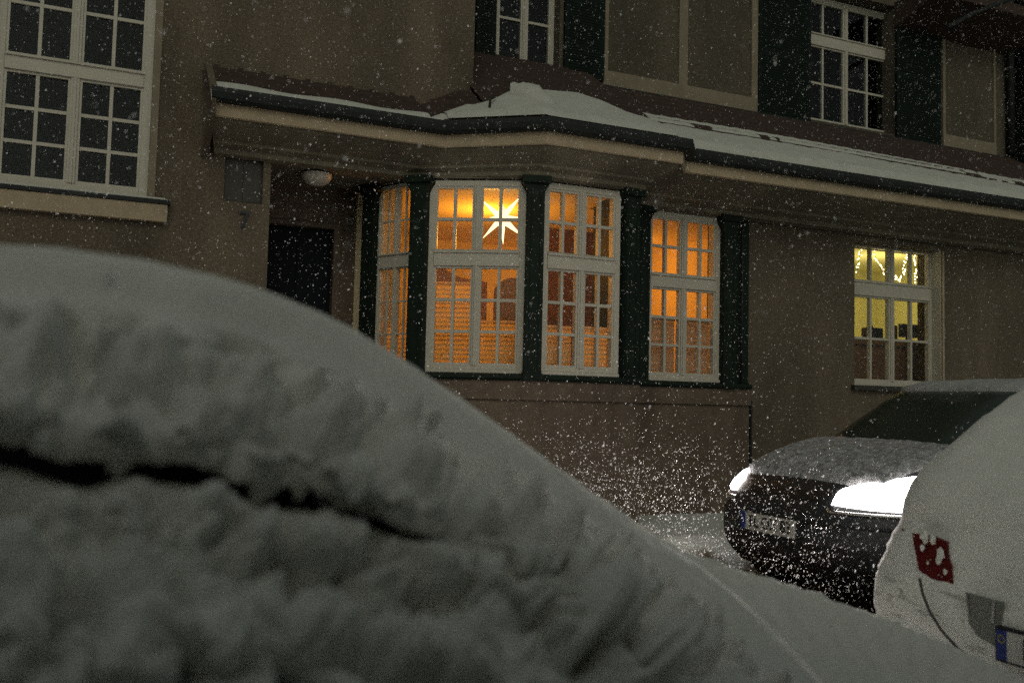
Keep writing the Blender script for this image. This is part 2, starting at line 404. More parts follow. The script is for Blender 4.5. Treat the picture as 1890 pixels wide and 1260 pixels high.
snowstrip('roof_snow', 3.06, 5.46, lambda x: max(front(x)+.12, interp([(3.0, 8.75), (3.3, 8.72)]+tbp, x)-.05), th=.065, dx=.02, nv=34)
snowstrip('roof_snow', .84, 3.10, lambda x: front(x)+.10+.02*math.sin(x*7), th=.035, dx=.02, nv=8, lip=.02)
b = MB()
for off_, th_ in ((.06, .035), (.17, .018)):
    rr = [[], [], []]
    for i in range(470):
        x = 5.5+i*.03; yt = interp(trp, x)+off_+.022*abs(math.sin(math.pi*(x+.1)/.21)); k_ = 1 if fbm(Vector((x, off_*9, 1)), 1.5) > -.22 else .05
        rr[0].append(Vector((x, yt, roofz(x, yt)+.0))); rr[1].append(Vector((x, yt+.01, roofz(x, yt+.01)+.028*k_+.004))); rr[2].append(Vector((x, yt+th_+.05*k_, roofz(x, yt+th_+.05*k_)+.024*k_)))
    b.grid(rr)
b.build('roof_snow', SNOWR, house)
# slid snow heap with a broken end
b = MB(); A0 = roof_hit(940, 172)+Vector((0, 0, .01)); A1 = roof_hit(1026, 198)+Vector((0, 0, .01)); rows = []
for i in range(19):
    t = i/18; c = A0.lerp(A1, t); w = .17*(math.sin(math.pi*min(1, .12+t*.8))**.6)*(1 if i < 18 else .55); row = []
    for k in range(15):
        a = math.pi*k/14; q = Vector((c.x, c.y, c.z)) + Vector((.3, .75, .45)).normalized()*math.cos(a)*w + Vector((0, -.3, 1))*math.sin(a)*w*.75
        q += Vector((0, 0, 1))*.07*fbm(q, 7); row.append(q)
    rows.append(row)
b.grid(rows); b.f.append(tuple(range(18*15, 19*15))); b.mi.append(0); b.build('snow_heap', SNOWR, house, smooth=True)
b = MB()
h0 = roof_hit(903, 208); b.tube([h0+Vector((0, 0, 0)), h0+Vector((.0, -.02, .14)), h0+Vector((.10, .1, .2))], .012, 6)
b.tube([h0+Vector((.02, .05, .06)), h0+Vector((.12, .22, .20))], .008, 6); b.build('snow_guard', METAL, house)

# ---- left window, its sill, niche, number, door --------------------------------
lt1 = P(139, 112, WY).z; lt0 = P(139, 147, WY).z
window((lw_x0, WY+.02), (1, 0), (0, -1), lw_x1-lw_x0, lw_z0+.02, lw_z1, lt0+.02, lt1-.02, 2, 3, 3, fr=.075, mul=.07, inner=False, glass=DGLASS)
b = MB(); b.box(-1.2, lw_x0, WY-.02, WY, 2.98, 5.9); b.box(lw_x1, lw_x1+.06, WY-.012, WY, 3.0, 6.2); b.build('window_surround', TRIM2, house)
b = MB(); b.box(-1.4, .59, WY-.09, WY, 2.975, 3.01); b.build('sill_flashing', METAL, house)
b = MB(); b.box(-1.4, .57, WY-.075, WY, 2.815, 2.974); b.build('sill', TRIM, house, bevel=.006)
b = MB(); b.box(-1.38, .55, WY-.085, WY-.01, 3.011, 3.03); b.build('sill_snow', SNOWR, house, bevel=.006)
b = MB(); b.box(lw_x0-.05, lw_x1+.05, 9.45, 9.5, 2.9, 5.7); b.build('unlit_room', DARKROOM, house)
b = MB()
for k in range(9): b.box(lw_x0, lw_x1, 9.2, 9.215, 3.05+.05*k, 3.055+.05*k)
b.build('blind', METAL, house)
b = MB(); b.box(1.055, 1.405, 9.05, 9.09, 3.08, 3.53)
for s in (0, 1): b.box(1.06+s*.17, 1.225+s*.17, 9.038, 9.05, 3.09, 3.52)
b.build('small_shutter', mat('shutter_grey', (.055, .05, .045), .7, .2, 30, .3, 8), house)
n7 = [(-.045, .075), (.05, .075), (.05, .055), (.005, -.075), (-.018, -.075), (.024, .055), (-.045, .055)]
b = MB(); b.prism([(1.235+x, 2.915+z) for x, z in n7[::-1]], WY-.02, WY-.002, 'y'); b.build('house_number', mat('number_enamel', (.012, .014, .03), .4), house)
b = MB(); b.box(1.50, 2.30, 9.98, 10.04, .9, 3.07)
for za, zb in ((1.0, 1.7), (1.85, 2.9)):
    for xa, xb in ((1.58, 1.86), (1.93, 2.22)): b.box(xa, xb, 9.965, 9.98, za, zb)
dr = b.build('door', DOORM, house, bevel=.004)
b = MB(); b.tube([(2.24, 9.97, 1.9), (2.24, 9.92, 1.9), (2.17, 9.92, 1.9)], .01, 6); b.build('handle', CHROME, dr)
b = MB(); b.box(2.30, 2.37, 9.87, 9.9, .8, 3.12); b.box(1.48, 2.30, 9.87, 9.9, 3.07, 3.12); b.build('door_surround', PLINTH, house)
b = MB()
for k in range(4): b.box(1.2, 2.9, 8.9-.28*k+.28, 9.95, .22*(3-k)-.02 if k < 3 else 0, .22*(4-k)-.001*k)
b.build('entrance_steps', PLINTH, house)

# ---- right lit window -----------------------------------------------------------
rz0, rz1 = P(1650, 712, 9.2).z, P(1650, 452, 9.2).z
rt1 = P(1650, 536-11, 9.2).z; rt0 = P(1650, 536+14, 9.2).z
window((rw[0]+.06, 9.2), (1, 0), (0, -1), P(1722, 600, 9.2).x-rw[0]-.06, rz0, rz1, rt0, rt1, 2, 1, 2, fr=.05, mul=.055, inner=False)
b = MB(); b.box(rw[0]+.0, rw[1], 9.2, 9.25, rw[2]-.01, rz0); b.box(rw[0], rw[0]+.06, 9.2, 9.3, rz0, rz1+.1); b.box(P(1722, 600, 9.2).x+.012, rw[1]+.1, 9.21, 9.3, rz0, rz1+.1)
b.box(rw[1]-.012, rw[1]-.001, 9.055, 9.2, 1.6, rz1)
b.build('window_surround', WHITE, house)
b = MB(); b.box(rw[0]-.02, rw[1]+.0, 9.12, 9.2, rz1, rz1+.09); b.box(rw[0], rw[1], 9.2, 9.4, rz1, 3.45); b.build('shutter_box', SHUT, house)
b = MB(); b.box(rw[1], rw[1]+.03, 9.03, 9.2, 1.6, 3.4); b.build('window_trim', TRIM, house)
b = MB(); b.box(rw[0]-.06, rw[1]+.02, 8.98, 9.22, 1.54, 1.598); b.build('sill', mat('dark_sill', (.03, .028, .026), .7), house)
# ---- upper windows, shutters, panels ----------------------------------------------
uw = P(1015, 100, UY+.15).x
window((P(912, 60, UY+.15).x, UY+.15), (1, 0), (0, -1), u1b-P(912, 60, UY+.15).x, u1z+.01, u1z+1.7, u1z+1.25, u1z+1.34, 1, 1, 2, fr=.05, mul=.055, inner=False, glass=DGLASS)
ut1 = P(1570, 76, UY+.2).z; ut0 = P(1570, 99, UY+.2).z
u2x = P(1473, 100, UY+.2).x
window((u2x, UY+.2), (1, 0), (0, -1), P(1645, 100, UY+.2).x-u2x, u2z+.01, u2t, ut0+.01, ut1-.01, 2, 1, 2, fr=.07, mul=.05, inner=False, glass=DGLASS)
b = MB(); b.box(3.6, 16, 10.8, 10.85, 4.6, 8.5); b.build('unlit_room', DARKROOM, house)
def shutter(xa, xb, za, zb, y=UY):
    b = MB(); b.box(xa, xb, y-.05, y-.012, za, zb)
    for p, q in ((za+.07, (za+zb)/2-.04), ((za+zb)/2+.04, zb-.07)):
        z = p
        while z < q-.02:
            b.add([Vector((xa+.06, y-.052, z)), Vector((xb-.06, y-.052, z)), Vector((xb-.06, y-.057, z+.006)), Vector((xa+.06, y-.057, z+.006)), Vector((xb-.06, y-.052, z+.030)), Vector((xa+.06, y-.052, z+.030))], [(0, 1, 2, 3), (3, 2, 4, 5)]); z += .034
    return b.build('shutter', SHUT, house)
px = lambda a, y=UY-.05, py=100: P(a, py, y).x
shz = P(1075, 143, UY-.05).z
shutter(px(878)-.0, px(915), shz-.05, shz+1.9); shutter(px(1042), px(1116), shz, shz+1.9)
sz0 = P(1450, 222, UY-.05).z
shutter(px(1401), px(1497), sz0, P(1450, -20, UY).z); shutter(px(1656), px(1737), P(1700, 268, UY-.05).z, P(1700, 22, UY-.05).z)
def trimbox(b, a, c, z0, z1, o=.03): b.box(a, c, UY-o, UY, z0, z1)
b = MB(); pz0 = P(1260, 186, UY-.03).z; pz1 = P(1260, 163, UY-.03).z
pz0 = P(1130, 160, UY-.03).z
xa, xb, xc = px(1119, UY-.03), px(1254, UY-.03), px(1388, UY-.03)
def tb_(*a):
    q = MB(); trimbox(q, *a); q.build('panel_trim', TRIM2, house)
tb_(xa-.04, xc+.11, pz0, pz0+.19); tb_(xa-.02, xa+.03, pz0+.19, 9, .026); tb_(xb, xb+.13, pz0+.19, 9, .027); tb_(xc, xc+.11, pz0+.19, 9, .028)
xe, xf = px(1741, UY-.03), px(1838, UY-.03); qz = P(1790, 283, UY-.03).z; qt = P(1790, 58, UY-.03).z
tb_(xe, xf, qz, qz+.22); tb_(xe, xf, qt-.2, qt+.02); tb_(xe, xe+.05, qz+.22, qt-.2, .026); tb_(xf-.04, xf, qz+.22, qt-.2, .026)
b = MB(); b.box(3.45, 16, UY-.06, UY, 4.9, pz0-.002); b.build('flashing', METAL, house)
b = MB(); b.tube([(xf+.25, UY-.08, 9), (xf+.25, UY-.08, 5.2)], .06, 10); b.build('downpipe', METAL, house, smooth=True)
b = MB(); b.box(xf+.35, 20, UY-.3, UY, 5.0, 9); b.build('upper_wall', SHUT, house)
b = MB(); e0 = P(1740, 55, UY-.5); b.prism([(UY-.75, e0.z+.35), (UY, e0.z+.12), (UY, e0.z+.5), (UY-.75, e0.z+.5)], P(1650, 10, UY).x, 20, 'x'); b.build('upper_eave', TILE, house)
b = MB(); b.tube([P(1750, 50, UY-.75), P(1790, 28, UY-.75), P(1890, -12, UY-.75)], .03, 8); b.build('gutter_pipe', METAL, house)

# ---- rooms -----------------------------------------------------------------------
def room(poly, z0, z1, mt, name='room'):
    b = MB(); n = len(poly)
    vs = [Vector((*p, z0)) for p in poly] + [Vector((*p, z1)) for p in poly]
    b.add(vs, [tuple(range(n)), tuple(range(n, 2*n))])
    return b, n
b, n = room([(V3[0]+.05, V3[1]), (V2[0]+.05, V2[1]+.03), (V1[0], V1[1]+.05), (V0[0], V1[1]+.05), (V0[0], 9.05), (7.3, 9.05), (7.3, 12.2), (2.5, 12.2), (2.5, 9.9)], .9, 3.475, INNER)
for (x0, y0, x1, y1) in ((7.3, 9.2, 7.3, 12.2), (7.3, 12.2, 2.45, 12.2), (2.45, 12.2, 2.45, 10.2), (2.45, 10.2, V3[0]+.02, V3[1]+.09)):
    b.add([(x0, y0, .9), (x1, y1, .9), (x1, y1, 3.475), (x0, y0, 3.475)], [(0, 1, 2, 3)])
b.build('room', INNER, house)
b, n = room([(8.3, 9.3), (12.6, 9.3), (12.6, 12.6), (8.3, 12.6)], .9, 3.7, INNER2)
for (x0, y0, x1, y1) in ((12.6, 9.46, 12.6, 12.6), (12.6, 12.6, 8.3, 12.6), (8.3, 12.6, 8.3, 9.46)):
    b.add([(x0, y0, .9), (x1, y1, .9), (x1, y1, 3.7), (x0, y0, 3.7)], [(0, 1, 2, 3)])
b.build('room', INNER2, house)
def point(name, loc, e, col, r=.1, size=None):
    l = bpy.data.lights.new(name, 'POINT'); l.energy = e; l.color = col; l.shadow_soft_size = r
    o = bpy.data.objects.new(name, l); o.location = loc; COL.objects.link(o); return o
point('ceiling_lamp_light', (4.1, 9.9, 3.1), 35, (1, .40, .03), .12)
point('room_lamp_light', (6.3, 11.0, 3.0), 22, (1, .39, .03), .15)
point('study_lamp_light', (11.2, 11.0, 3.1), 27, (1, .84, .33), .12)
# furniture seen through the panes
b = MB(); wx0, wx1 = P(1000, 500, 10.6).x, P(1118, 500, 10.6).x; wzt = P(1060, 402, 10.6).z
b.box(wx0, wx1, 10.6, 11.1, .9, wzt)
b.box(wx0-.03, wx1+.03, 10.57, 11.12, wzt, wzt+.05)
for k in range(3): b.box(wx0+.05+k*(wx1-wx0)/3, wx0+(k+1)*(wx1-wx0)/3-.05, 10.585, 10.6, 1.1, wzt-.1)
o = b.build('wardrobe', WOOD); tag(o, 'dark brown wardrobe seen through the middle bay window', 'wardrobe')
ch = empty('high_backed_chair', 'dark round-topped chair back behind the right half of the starlit window', 'chair')
cb = P(945, 540, 9.3); b = MB(); pts = [(-.2, -.5), (.2, -.5), (.2, .05)]+[(.2*math.cos(a*math.pi/10), .05+.16*math.sin(a*math.pi/10)) for a in range(1, 10)]+[(-.2, .05)]
b.prism([(cb.x+x, cb.z+z-.05) for x, z in pts], 9.28, 9.33, 'y'); b.build('backrest', LEATHER, ch)
b = MB(); b.box(cb.x-.22, cb.x+.22, 9.33, 9.75, cb.z-.62, cb.z-.56); b.build('seat', WOOD, ch)
for sx in (-.2, .17):
    for sy in (9.29, 9.7):
        b = MB(); b.box(cb.x+sx, cb.x+sx+.035, sy, sy+.035, .9, cb.z-.62); b.build('leg', WOOD, ch)
b = MB(); q = P(830, 515, 9.8); b.prism([(q.x-.35, .9), (q.x+.45, .9), (q.x+.45, q.z-.0), (q.x+.1, q.z+.03), (q.x-.2, q.z+.18), (q.x-.35, q.z+.12)], 9.8, 10.0, 'y')
o = b.build('armchair_back', LEATHER); o.name = 'armchair'; tag(o, 'brown sloping armchair back above the blind in the left pane of the starlit window', 'armchair')
bs = empty('desk', 'dark desk behind the fairy-lit window', 'desk')
b = MB(); dz = P(1650, 632, 9.9).z; b.box(8.9, 11.3, 9.75, 10.2, dz-.06, dz); b.build('desktop', WOOD, bs)
b = MB(); b.box(8.92, 11.28, 9.80, 9.84, .9, dz-.06); b.build('front_panel', WOOD, bs)
def scrn(name, pxa, pxb, pya, pyb, Y, label, cat):
    a = P(pxa, pya, Y); c = P(pxb, pyb, Y); e = empty(name, label, cat)
    b = MB(); b.box(a.x, c.x, Y, Y+.04, c.z, a.z); b.build('screen', mat('monitor_plastic', (.02, .025, .04), .3), e)
    b = MB(); b.box((a.x+c.x)/2-.03, (a.x+c.x)/2+.03, Y+.01, Y+.05, dz, c.z); b.box((a.x+c.x)/2-.1, (a.x+c.x)/2+.1, Y-.05, Y+.1, dz, dz+.012); b.build('stand', BLACKP, e)
scrn('monitor', 1662, 1696, 597, 624, 9.95, 'dark monitor on the desk at the right of the fairy-lit window', 'monitor')
scrn('monitor', 1603, 1630, 604, 626, 10.0, 'low dark monitor on the desk at the left of the fairy-lit window', 'monitor')
b = MB(); a = P(1646, 570, 12.5); c = P(1662, 600, 12.5); b.box(a.x, c.x, 12.5, 12.55, c.z, a.z); o = b.build('picture_frame', mat('dark_picture', (.05, .05, .03), .6)); tag(o, 'small dark picture on the yellow wall above the desk', 'picture')
a = P(1645, 600, 10.1)
for (dx_, wd_, dh_, lab) in ((0, .12, 0, 'tall dark box file standing at the mullion on the desk'), (-.5, .08, -.06, 'dark book at the left end of the row on the desk'), (-.4, .06, -.02, 'taller thin dark book in the middle of the row on the desk'), (-.33, .09, -.08, 'short thick dark book at the right end of the row on the desk')):
    b = MB(); b.box(a.x+dx_, a.x+dx_+wd_, 10.1, 10.16, dz, a.z+dh_); tag(b.build('book', WOOD), lab, 'book')
# star lantern
st = empty('star_lantern', 'glowing yellow-white many-pointed paper star hanging in the bay window', 'star lantern')
uA = Vector((V1[0]-V2[0], V1[1]-V2[1], 0)).normalized(); nA3 = Vector((uA.y, -uA.x, 0))
sc0 = PZ(926, 403, 3.08); sc = None
# put it 0.30 m behind the pane plane
for k in range(400):
    y = 8.3+k*.004; p = P(926, 403, y)
    if (p-Vector((*V2, 0))).dot(-nA3) > .30: sc = p; break
b = MB(); Rm = Matrix((( uA.x, uA.y, 0), (nA3.x, nA3.y, 0), (0, 0, 1))).transposed()
dirs = []
for a in range(8):
    t = math.radians(a*45+4); L = .30 if a % 2 else (.27 if a in (2, 6) else .21); dirs.append((Vector((math.cos(t), .12*(1 if a % 2 else -1), math.sin(t))), L))
for a in range(4):
    t = math.radians(a*90+45+20)
    dirs.append((Vector((math.cos(t)*.6, .8, math.sin(t)*.6)), .16)); dirs.append((Vector((math.cos(t)*.6, -.8, math.sin(t)*.6)), .16))
for dv, L in dirs:
    dv = (Rm @ dv).normalized(); q = dv.orthogonal().normalized(); w = dv.cross(q); r = .040
    vs = [sc+dv*.03+q*r, sc+dv*.03+w*r, sc+dv*.03-q*r, sc+dv*.03-w*r, sc+dv*L]
    b.add(vs, [(0, 1, 4), (1, 2, 4), (2, 3, 4), (3, 0, 4)])
b.build('paper_points', STAR, st)
b = MB(); b.tube([sc+Vector((0, 0, .05)), Vector((sc.x, sc.y, 3.47))], .003, 5); b.build('cord', BLACKP, st)
# fairy lights
def bulbs(name, pts, Y, label, n):
    e = empty(name, label, 'string lights', 'fairy light strings in the right window'); b = MB(); w = []
    P3 = [P(x, y, Y) for x, y in pts]
    for i in range(n):
        t = i/(n-1)*(len(P3)-1); k = min(int(t), len(P3)-2); c = P3[k].lerp(P3[k+1], t-k); w.append(c)
        c = c+Vector((random.uniform(-.025, .025), random.uniform(-.02, .02), random.uniform(-.02, .02))); r = random.uniform(.006, .010)
        b.add([c+Vector((r, 0, 0)), c+Vector((0, r, 0)), c-Vector((r, 0, 0)), c-Vector((0, r, 0)), c+Vector((0, 0, r*1.4)), c-Vector((0, 0, r*1.4))], [(0, 1, 4), (1, 2, 4), (2, 3, 4), (3, 0, 4), (1, 0, 5), (2, 1, 5), (3, 2, 5), (0, 3, 5)])
    b.build('bulbs', BULB, e); b = MB(); b.tube(w, .0025, 4); b.build('wire', mat('wire', (.05, .06, .02)), e)
bulbs('string_lights', [(1590, 456), (1585, 478), (1582, 500)], 9.5, 'leftmost short strand of fairy lights at the left edge of the yellow window', 14)
bulbs('string_lights', [(1612, 458), (1616, 476), (1625, 488), (1632, 505)], 9.5, 'slanting strand of fairy lights in the second light of the yellow window', 18)
bulbs('string_lights', [(1648, 508), (1660, 518), (1668, 502), (1673, 480), (1676, 462)], 9.5, 'hanging loop of fairy lights right of the mullion of the yellow window', 34)
bulbs('string_lights', [(1689, 462), (1690, 490), (1694, 528)], 9.5, 'rightmost straight strand of fairy lights in the yellow window', 26)
# porch lamp
pl = empty('porch_lamp', 'unlit white domed glass lamp under the porch canopy', 'lamp')
lc = P(585, 322, 9.25); b = MB(); rows = []
for i in range(9):
    a = math.pi/2*i/8; r = .15*math.cos(a)**.8 if i < 8 else .004
    rows.append([Vector((lc.x+r*math.cos(2*math.pi*k/24), lc.y+r*math.sin(2*math.pi*k/24), lc.z-.115*math.sin(a))) for k in range(24)])
b.grid(rows, close=True); b.build('lamp_shade', LAMPG, pl, smooth=True)
b = MB(); b.tube([(lc.x, lc.y, lc.z), (lc.x, lc.y, lc.z+.022)], .155, 24); b.tube([(lc.x, lc.y, lc.z+.022), (lc.x, lc.y, 3.5)], .05, 12); b.build('lamp_base', METAL, pl)

# ------------------------------------------------------------------ GROUND
def sstep(a, c, x): t = min(1, max(0, (x-a)/(c-a))); return t*t*(3-2*t)
def gz(x, y):
    z = .02*fbm(Vector((x, y, 0)), 1.2) + .012*fbm(Vector((x, y, 5)), 6)
    road = sstep(3.9, 4.1, y)*(1-sstep(6.2, 6.5, y)); z += .09*(1-road)
    z += .10*math.exp(-((y-6.75)/.28)**2)*(1+.6*fbm(Vector((x, y, 2)), 2)) + .12*math.exp(-((y-3.75)/.2)**2)
    for ty in (4.25, 5.55): z -= .03*math.exp(-((y-ty)/.12)**2)
    return z
b = MB(); rows = []
ys = list(np.arange(-6, 3, .25))+list(np.arange(3, 9.4, .045))
xs_ = list(np.arange(-12, 0, .3))+list(np.arange(0, 9, .05))+list(np.arange(9, 40, .4))
for y in ys: rows.append([Vector((x, y, gz(x, y))) for x in xs_])
b.grid(rows)
def groundmat():
    M = mat('snowy_ground', (.62, .63, .60), .9, .8, 25, 0, spec=.2, bdist=.03); nt = M.node_tree; N = nt.nodes; L = nt.links
    tc = N.new('ShaderNodeTexCoord'); s = N.new('ShaderNodeSeparateXYZ'); L.new(tc.outputs['Object'], s.inputs[0])
    n = N.new('ShaderNodeTexNoise'); n.inputs['Scale'].default_value = 3; n.inputs['Detail'].default_value = 8; L.new(tc.outputs['Object'], n.inputs['Vector'])
    a = N.new('ShaderNodeMath'); a.operation = 'MULTIPLY_ADD'; L.new(n.outputs['Fac'], a.inputs[0]); a.inputs[1].default_value = .9; L.new(s.outputs['Y'], a.inputs[2])
    def band(lo, hi):
        r = N.new('ShaderNodeMapRange'); r.inputs[1].default_value = lo; r.inputs[2].default_value = hi; L.new(a.outputs[0], r.inputs[0]); return r
    r1, r2b = band(4.2, 4.5), band(6.9, 6.7); mu = N.new('ShaderNodeMath'); mu.operation = 'MULTIPLY'
    L.new(r1.outputs[0], mu.inputs[0]); L.new(r2b.outputs[0], mu.inputs[1])
    mx = N.new('ShaderNodeMix'); mx.data_type = 'RGBA'; mx.inputs['A'].default_value = (.62, .63, .60, 1); mx.inputs['B'].default_value = (.13, .095, .065, 1)
    L.new(mu.outputs[0], mx.inputs['Factor']); L.new(mx.outputs['Result'], N['Principled BSDF'].inputs['Base Color']); return M
tag(b.build('ground', groundmat(), smooth=True), kind='structure')

# ------------------------------------------------------------------ CARS (stacked plan outlines)
def ring(xf, xr, w, z, zf=None, n=64, p=3.2, yc=0, dirx=1):
    """plan super-ellipse; nose at xf, tail at xr (both along travel axis); zf = height at the nose"""
    out = []; cx = (xf+xr)/2; a = (xr-xf)/2
    for k in range(n):
        t = 2*math.pi*k/n; c, s = math.cos(t), math.sin(t)
        x = -math.copysign(abs(c)**(2/p), c); y = math.copysign(abs(s)**(2/p), s)
        zz = z if zf is None else zf+(z-zf)*sstep(-1, -.5, x)
        out.append(Vector((cx+a*x, yc+w*y, zz)))
    return out
_ring0 = ring
def ring(xf, xr, w, z, zf=None, n=64, p=3.2, yc=0, dirx=1):
    d = _ring0(xf, xr, w, z, zf, 1440, p, yc); d.append(d[0]); L = [0]
    for a, c in zip(d, d[1:]): L.append(L[-1]+(c.xy-a.xy).length)
    out = []; i = 0
    for k in range(n):
        t = L[-1]*k/n
        while L[i+1] < t: i += 1
        out.append(d[i].lerp(d[i+1], (t-L[i])/max(1e-9, L[i+1]-L[i])))
    return out
def stack(levels, yc, fn=lambda v: v, n=64):
    return [[fn(v) for v in ring(l[0], l[1], l[2], l[3], l[4] if len(l) > 4 else None, n, l[5] if len(l) > 5 else 3.2, yc)] for l in levels]
def cap(b, rows, i):
    n = len(rows[0]); o = len(b.v)-(len(rows)-i)*n
def carwheel(parent, x, y, z=.30, r=.30, w=.19):
    wh = MB(); rows = []
    for rr, yy in ((.19, -w/2), (r-.02, -w/2), (r, -w/2+.02), (r, w/2-.02), (r-.02, w/2), (.19, w/2)):
        rows.append([Vector((x+rr*math.cos(2*math.pi*k/28), y+yy, z+rr*math.sin(2*math.pi*k/28))) for k in range(28)])
    wh.grid(rows, close=True); W = wh.build('wheel', RUBBER, parent, smooth=True)
    h = MB(); h.tube([(x, y-w/2+.03, z), (x, y+w/2-.03, z)], .19, 24)
    for k in range(5):
        a = 2*math.pi*k/5
        for s in (-1, 1): h.box(-.02, .02, s*(w/2-.02)-.008, s*(w/2-.02)+.008, .03, .18, lambda v: Vector((x+v.x*math.cos(a)+v.z*math.sin(a), y+v.y, z-v.x*math.sin(a)+v.z*math.cos(a))))
    h.build('rim', CHROME, W)
# --- oncoming dark car: nose at X=4.02, heading -X
dc = empty('dark_car', 'dark hatchback with both headlights shining, driving up the snowy street', 'car')
DY = 4.91; X0 = 4.02
LV = [(X0+.30, X0+3.9, .64, .20), (X0+.10, X0+4.0, .76, .26), (X0+.02, X0+4.03, .82, .37), (X0+.0, X0+4.05, .85, .48), (X0+.01, X0+4.05, .855, .58),
      (X0+.05, X0+4.05, .855, .66), (X0+.07, X0+4.04, .85, .72), (X0+.11, X0+4.03, .84, .80, .775), (X0+.17, X0+4.02, .825, .87, .825), (X0+.30, X0+4.0, .80, .94, .875), (X0+.60, X0+3.98, .775, 1.0, .955), (X0+.98, X0+3.95, .75, 1.05, 1.04)]
LV = [(l[0], l[1], l[2]+.05, l[3], l[4] if len(l) > 4 else None, 4.4) for l in LV]
n = 160; rows = stack(LV, DY, n=n)
b = MB(); b.grid(rows, close=True)
b.f.append(tuple(range((len(rows)-1)*n, len(rows)*n))); b.f.append(tuple(range(n))[::-1]); b.mi += [0, 0]
body = b.build('body', CARP, dc, smooth=True)
# cabin: windscreen, roof
CV = [(X0+.90, X0+3.92, .765, 1.03), (X0+.98, X0+3.88, .75, 1.09), (X0+1.20, X0+3.80, .72, 1.22), (X0+1.44, X0+3.70, .685, 1.36), (X0+1.60, X0+3.6, .66, 1.435), (X0+1.80, X0+3.5, .62, 1.485), (X0+2.2, X0+3.2, .42, 1.515)]
CV = [(*c, None, 5.0) for c in CV]
crow = stack(CV, DY, n=n); b = MB(); b.grid(crow, close=True); b.f.append(tuple(range(6*n, 7*n))); b.mi.append(0)
b.build('cabin', CARP, dc, smooth=True)
def patch(rows, k0, k1, l0, l1, off, name, mt, parent, shape=None, nu=20, nv=10, smooth=True):
    """curved patch lying on a ring stack, pushed out by off. shape(u)->(v0,v1)"""
    N_ = len(rows[0])
    def S(k, l):
        k = k % N_; i = int(k); f = k-i; l = min(max(l, 0), len(rows)-1.001); a = int(l); g = l-a
        p = rows[a][i].lerp(rows[a][(i+1) % N_], f); q = rows[a+1][i].lerp(rows[a+1][(i+1) % N_], f); return p.lerp(q, g)
    def Nrm(k, l):
        du = S(k+.3, l)-S(k-.3, l); dv = S(k, l+.2)-S(k, l-.2); nn = du.cross(dv).normalized()
        c = sum(rows[0], Vector())/N_; return nn if nn.dot(S(k, l)-c) > 0 else -nn
    g = []; g0 = []
    for i in range(nu+1):
        u = i/nu; v0, v1 = shape(u) if shape else (0, 1); k = k0+(k1-k0)*u
        r_ = []
        for j in range(nv+1):
            v = v0+(v1-v0)*j/nv; l = l0+(l1-l0)*v; e = off*(1 if 0 < i < nu and 0 < j < nv else .15); r_.append(S(k, l)+Nrm(k, l)*e)
        g.append(r_)
    b = MB(); b.grid(g); return b.build(name, mt, parent, smooth=smooth)
# ring index: k=0 -> nose centre, k grows towards +Y (far side), k=64-.. near side (-Y)
ws = lambda u: (0, 1)
patch(crow, -14.5, 14.5, .75, 4.2, .008, 'windscreen', CARG, dc, nu=40, nv=16)
patch(crow, 20, 56, .9, 3.9, .006, 'side_window', CARG, dc); patch(crow, -56, -20, .9, 3.9, .006, 'side_window', CARG, dc)
def lampshape(u): return (.30*(1-u)**1.5*1+.02*u, .42+.58*math.sin(math.pi*(.18+.60*u))**1.0 - .0*u)
lv0, lv1 = 5.3, 9.5
hs = lambda u: (.10+.08*(1-u)**2+.25*max(0, u-.7), .16+.80*math.sin(math.pi/2*min(1, .30+1.15*u))**1.0-.5*max(0, u-.72))
for s, k0, k1 in ((1, 7.4, 18.0), (-1, -6.9, -16.6)):
    patch(rows, k0, k1, lv0, lv1, .022, 'headlight', LAMPE, dc, shape=hs, nu=22, nv=10)
    patch(rows, k0-.3*s, k1, lv0-.35, lv0+.42, .026, 'headlight_trim', CHROME, dc, shape=lambda u: (.2, .75), nu=20, nv=4)
patch(rows, -5.6, 5.6, 6.1, 7.2, .006, 'grille', BLACKP, dc, nu=24, nv=6)
patch(rows, -11, 11, 1.2, 3.0, .006, 'air_intake', BLACKP, dc, nu=30, nv=6)
patch(rows, -16, 16, 4.15, 4.45, .012, 'bumper_strip', BLACKP, dc, nu=30, nv=3)
patch(rows, -10.5, 10.5, .2, .75, .03, 'splitter', BLACKP, dc, nu=30, nv=3)
pc = (X0-.035, DY-.01, .56)
b = MB(); b.box(X0-.03, X0+.03, pc[1]-.27, pc[1]+.27, .495, .615); b.build('plate_holder', BLACKP, dc)
b = MB(); b.box(X0-.036, X0-.030, pc[1]-.26, pc[1]+.26, .50, .61, mi=0); b.box(X0-.039, X0-.036, pc[1]+.215, pc[1]+.26, .50, .61, mi=1)
lp = b.build('license_plate', [PLATE, PLATEB], dc)
text('plate_text', 'FL OX 83', .105, frame_of((X0-.038, pc[1]-.025, .555), (0, -1, 0), (0, 0, 1)), INK, lp, sx=.95)
for wx in (X0+.78, X0+3.25):
    for wy in (DY-.76, DY+.76): carwheel(dc, wx, wy)
for s in (-1, 1):
    b = MB(); rr = []
    for i in range(9):
        a = math.pi*i/8; rr.append([Vector((X0+1.35+.07*math.cos(a)*1, DY+s*(.80+.10*math.sin(a)*0+.10*math.cos(t_)), 1.08+.065*math.sin(t_)+.0)) if False else Vector((X0+1.5+.06*math.cos(a), DY+s*(.86+.11*math.sin(a)*math.cos(t_)), .985+.065*math.sin(a)*math.sin(t_))) for t_ in [2*math.pi*k/14 for k in range(14)]])
    b.grid(rr, close=True); b.build('wing_mirror', CARP, dc, smooth=True)
    b = MB(); b.box(X0+1.47, X0+1.53, min(DY+s*.70, DY+s*.80), max(DY+s*.70, DY+s*.80), 1.0, 1.02); b.build('mirror_arm', BLACKP, dc)
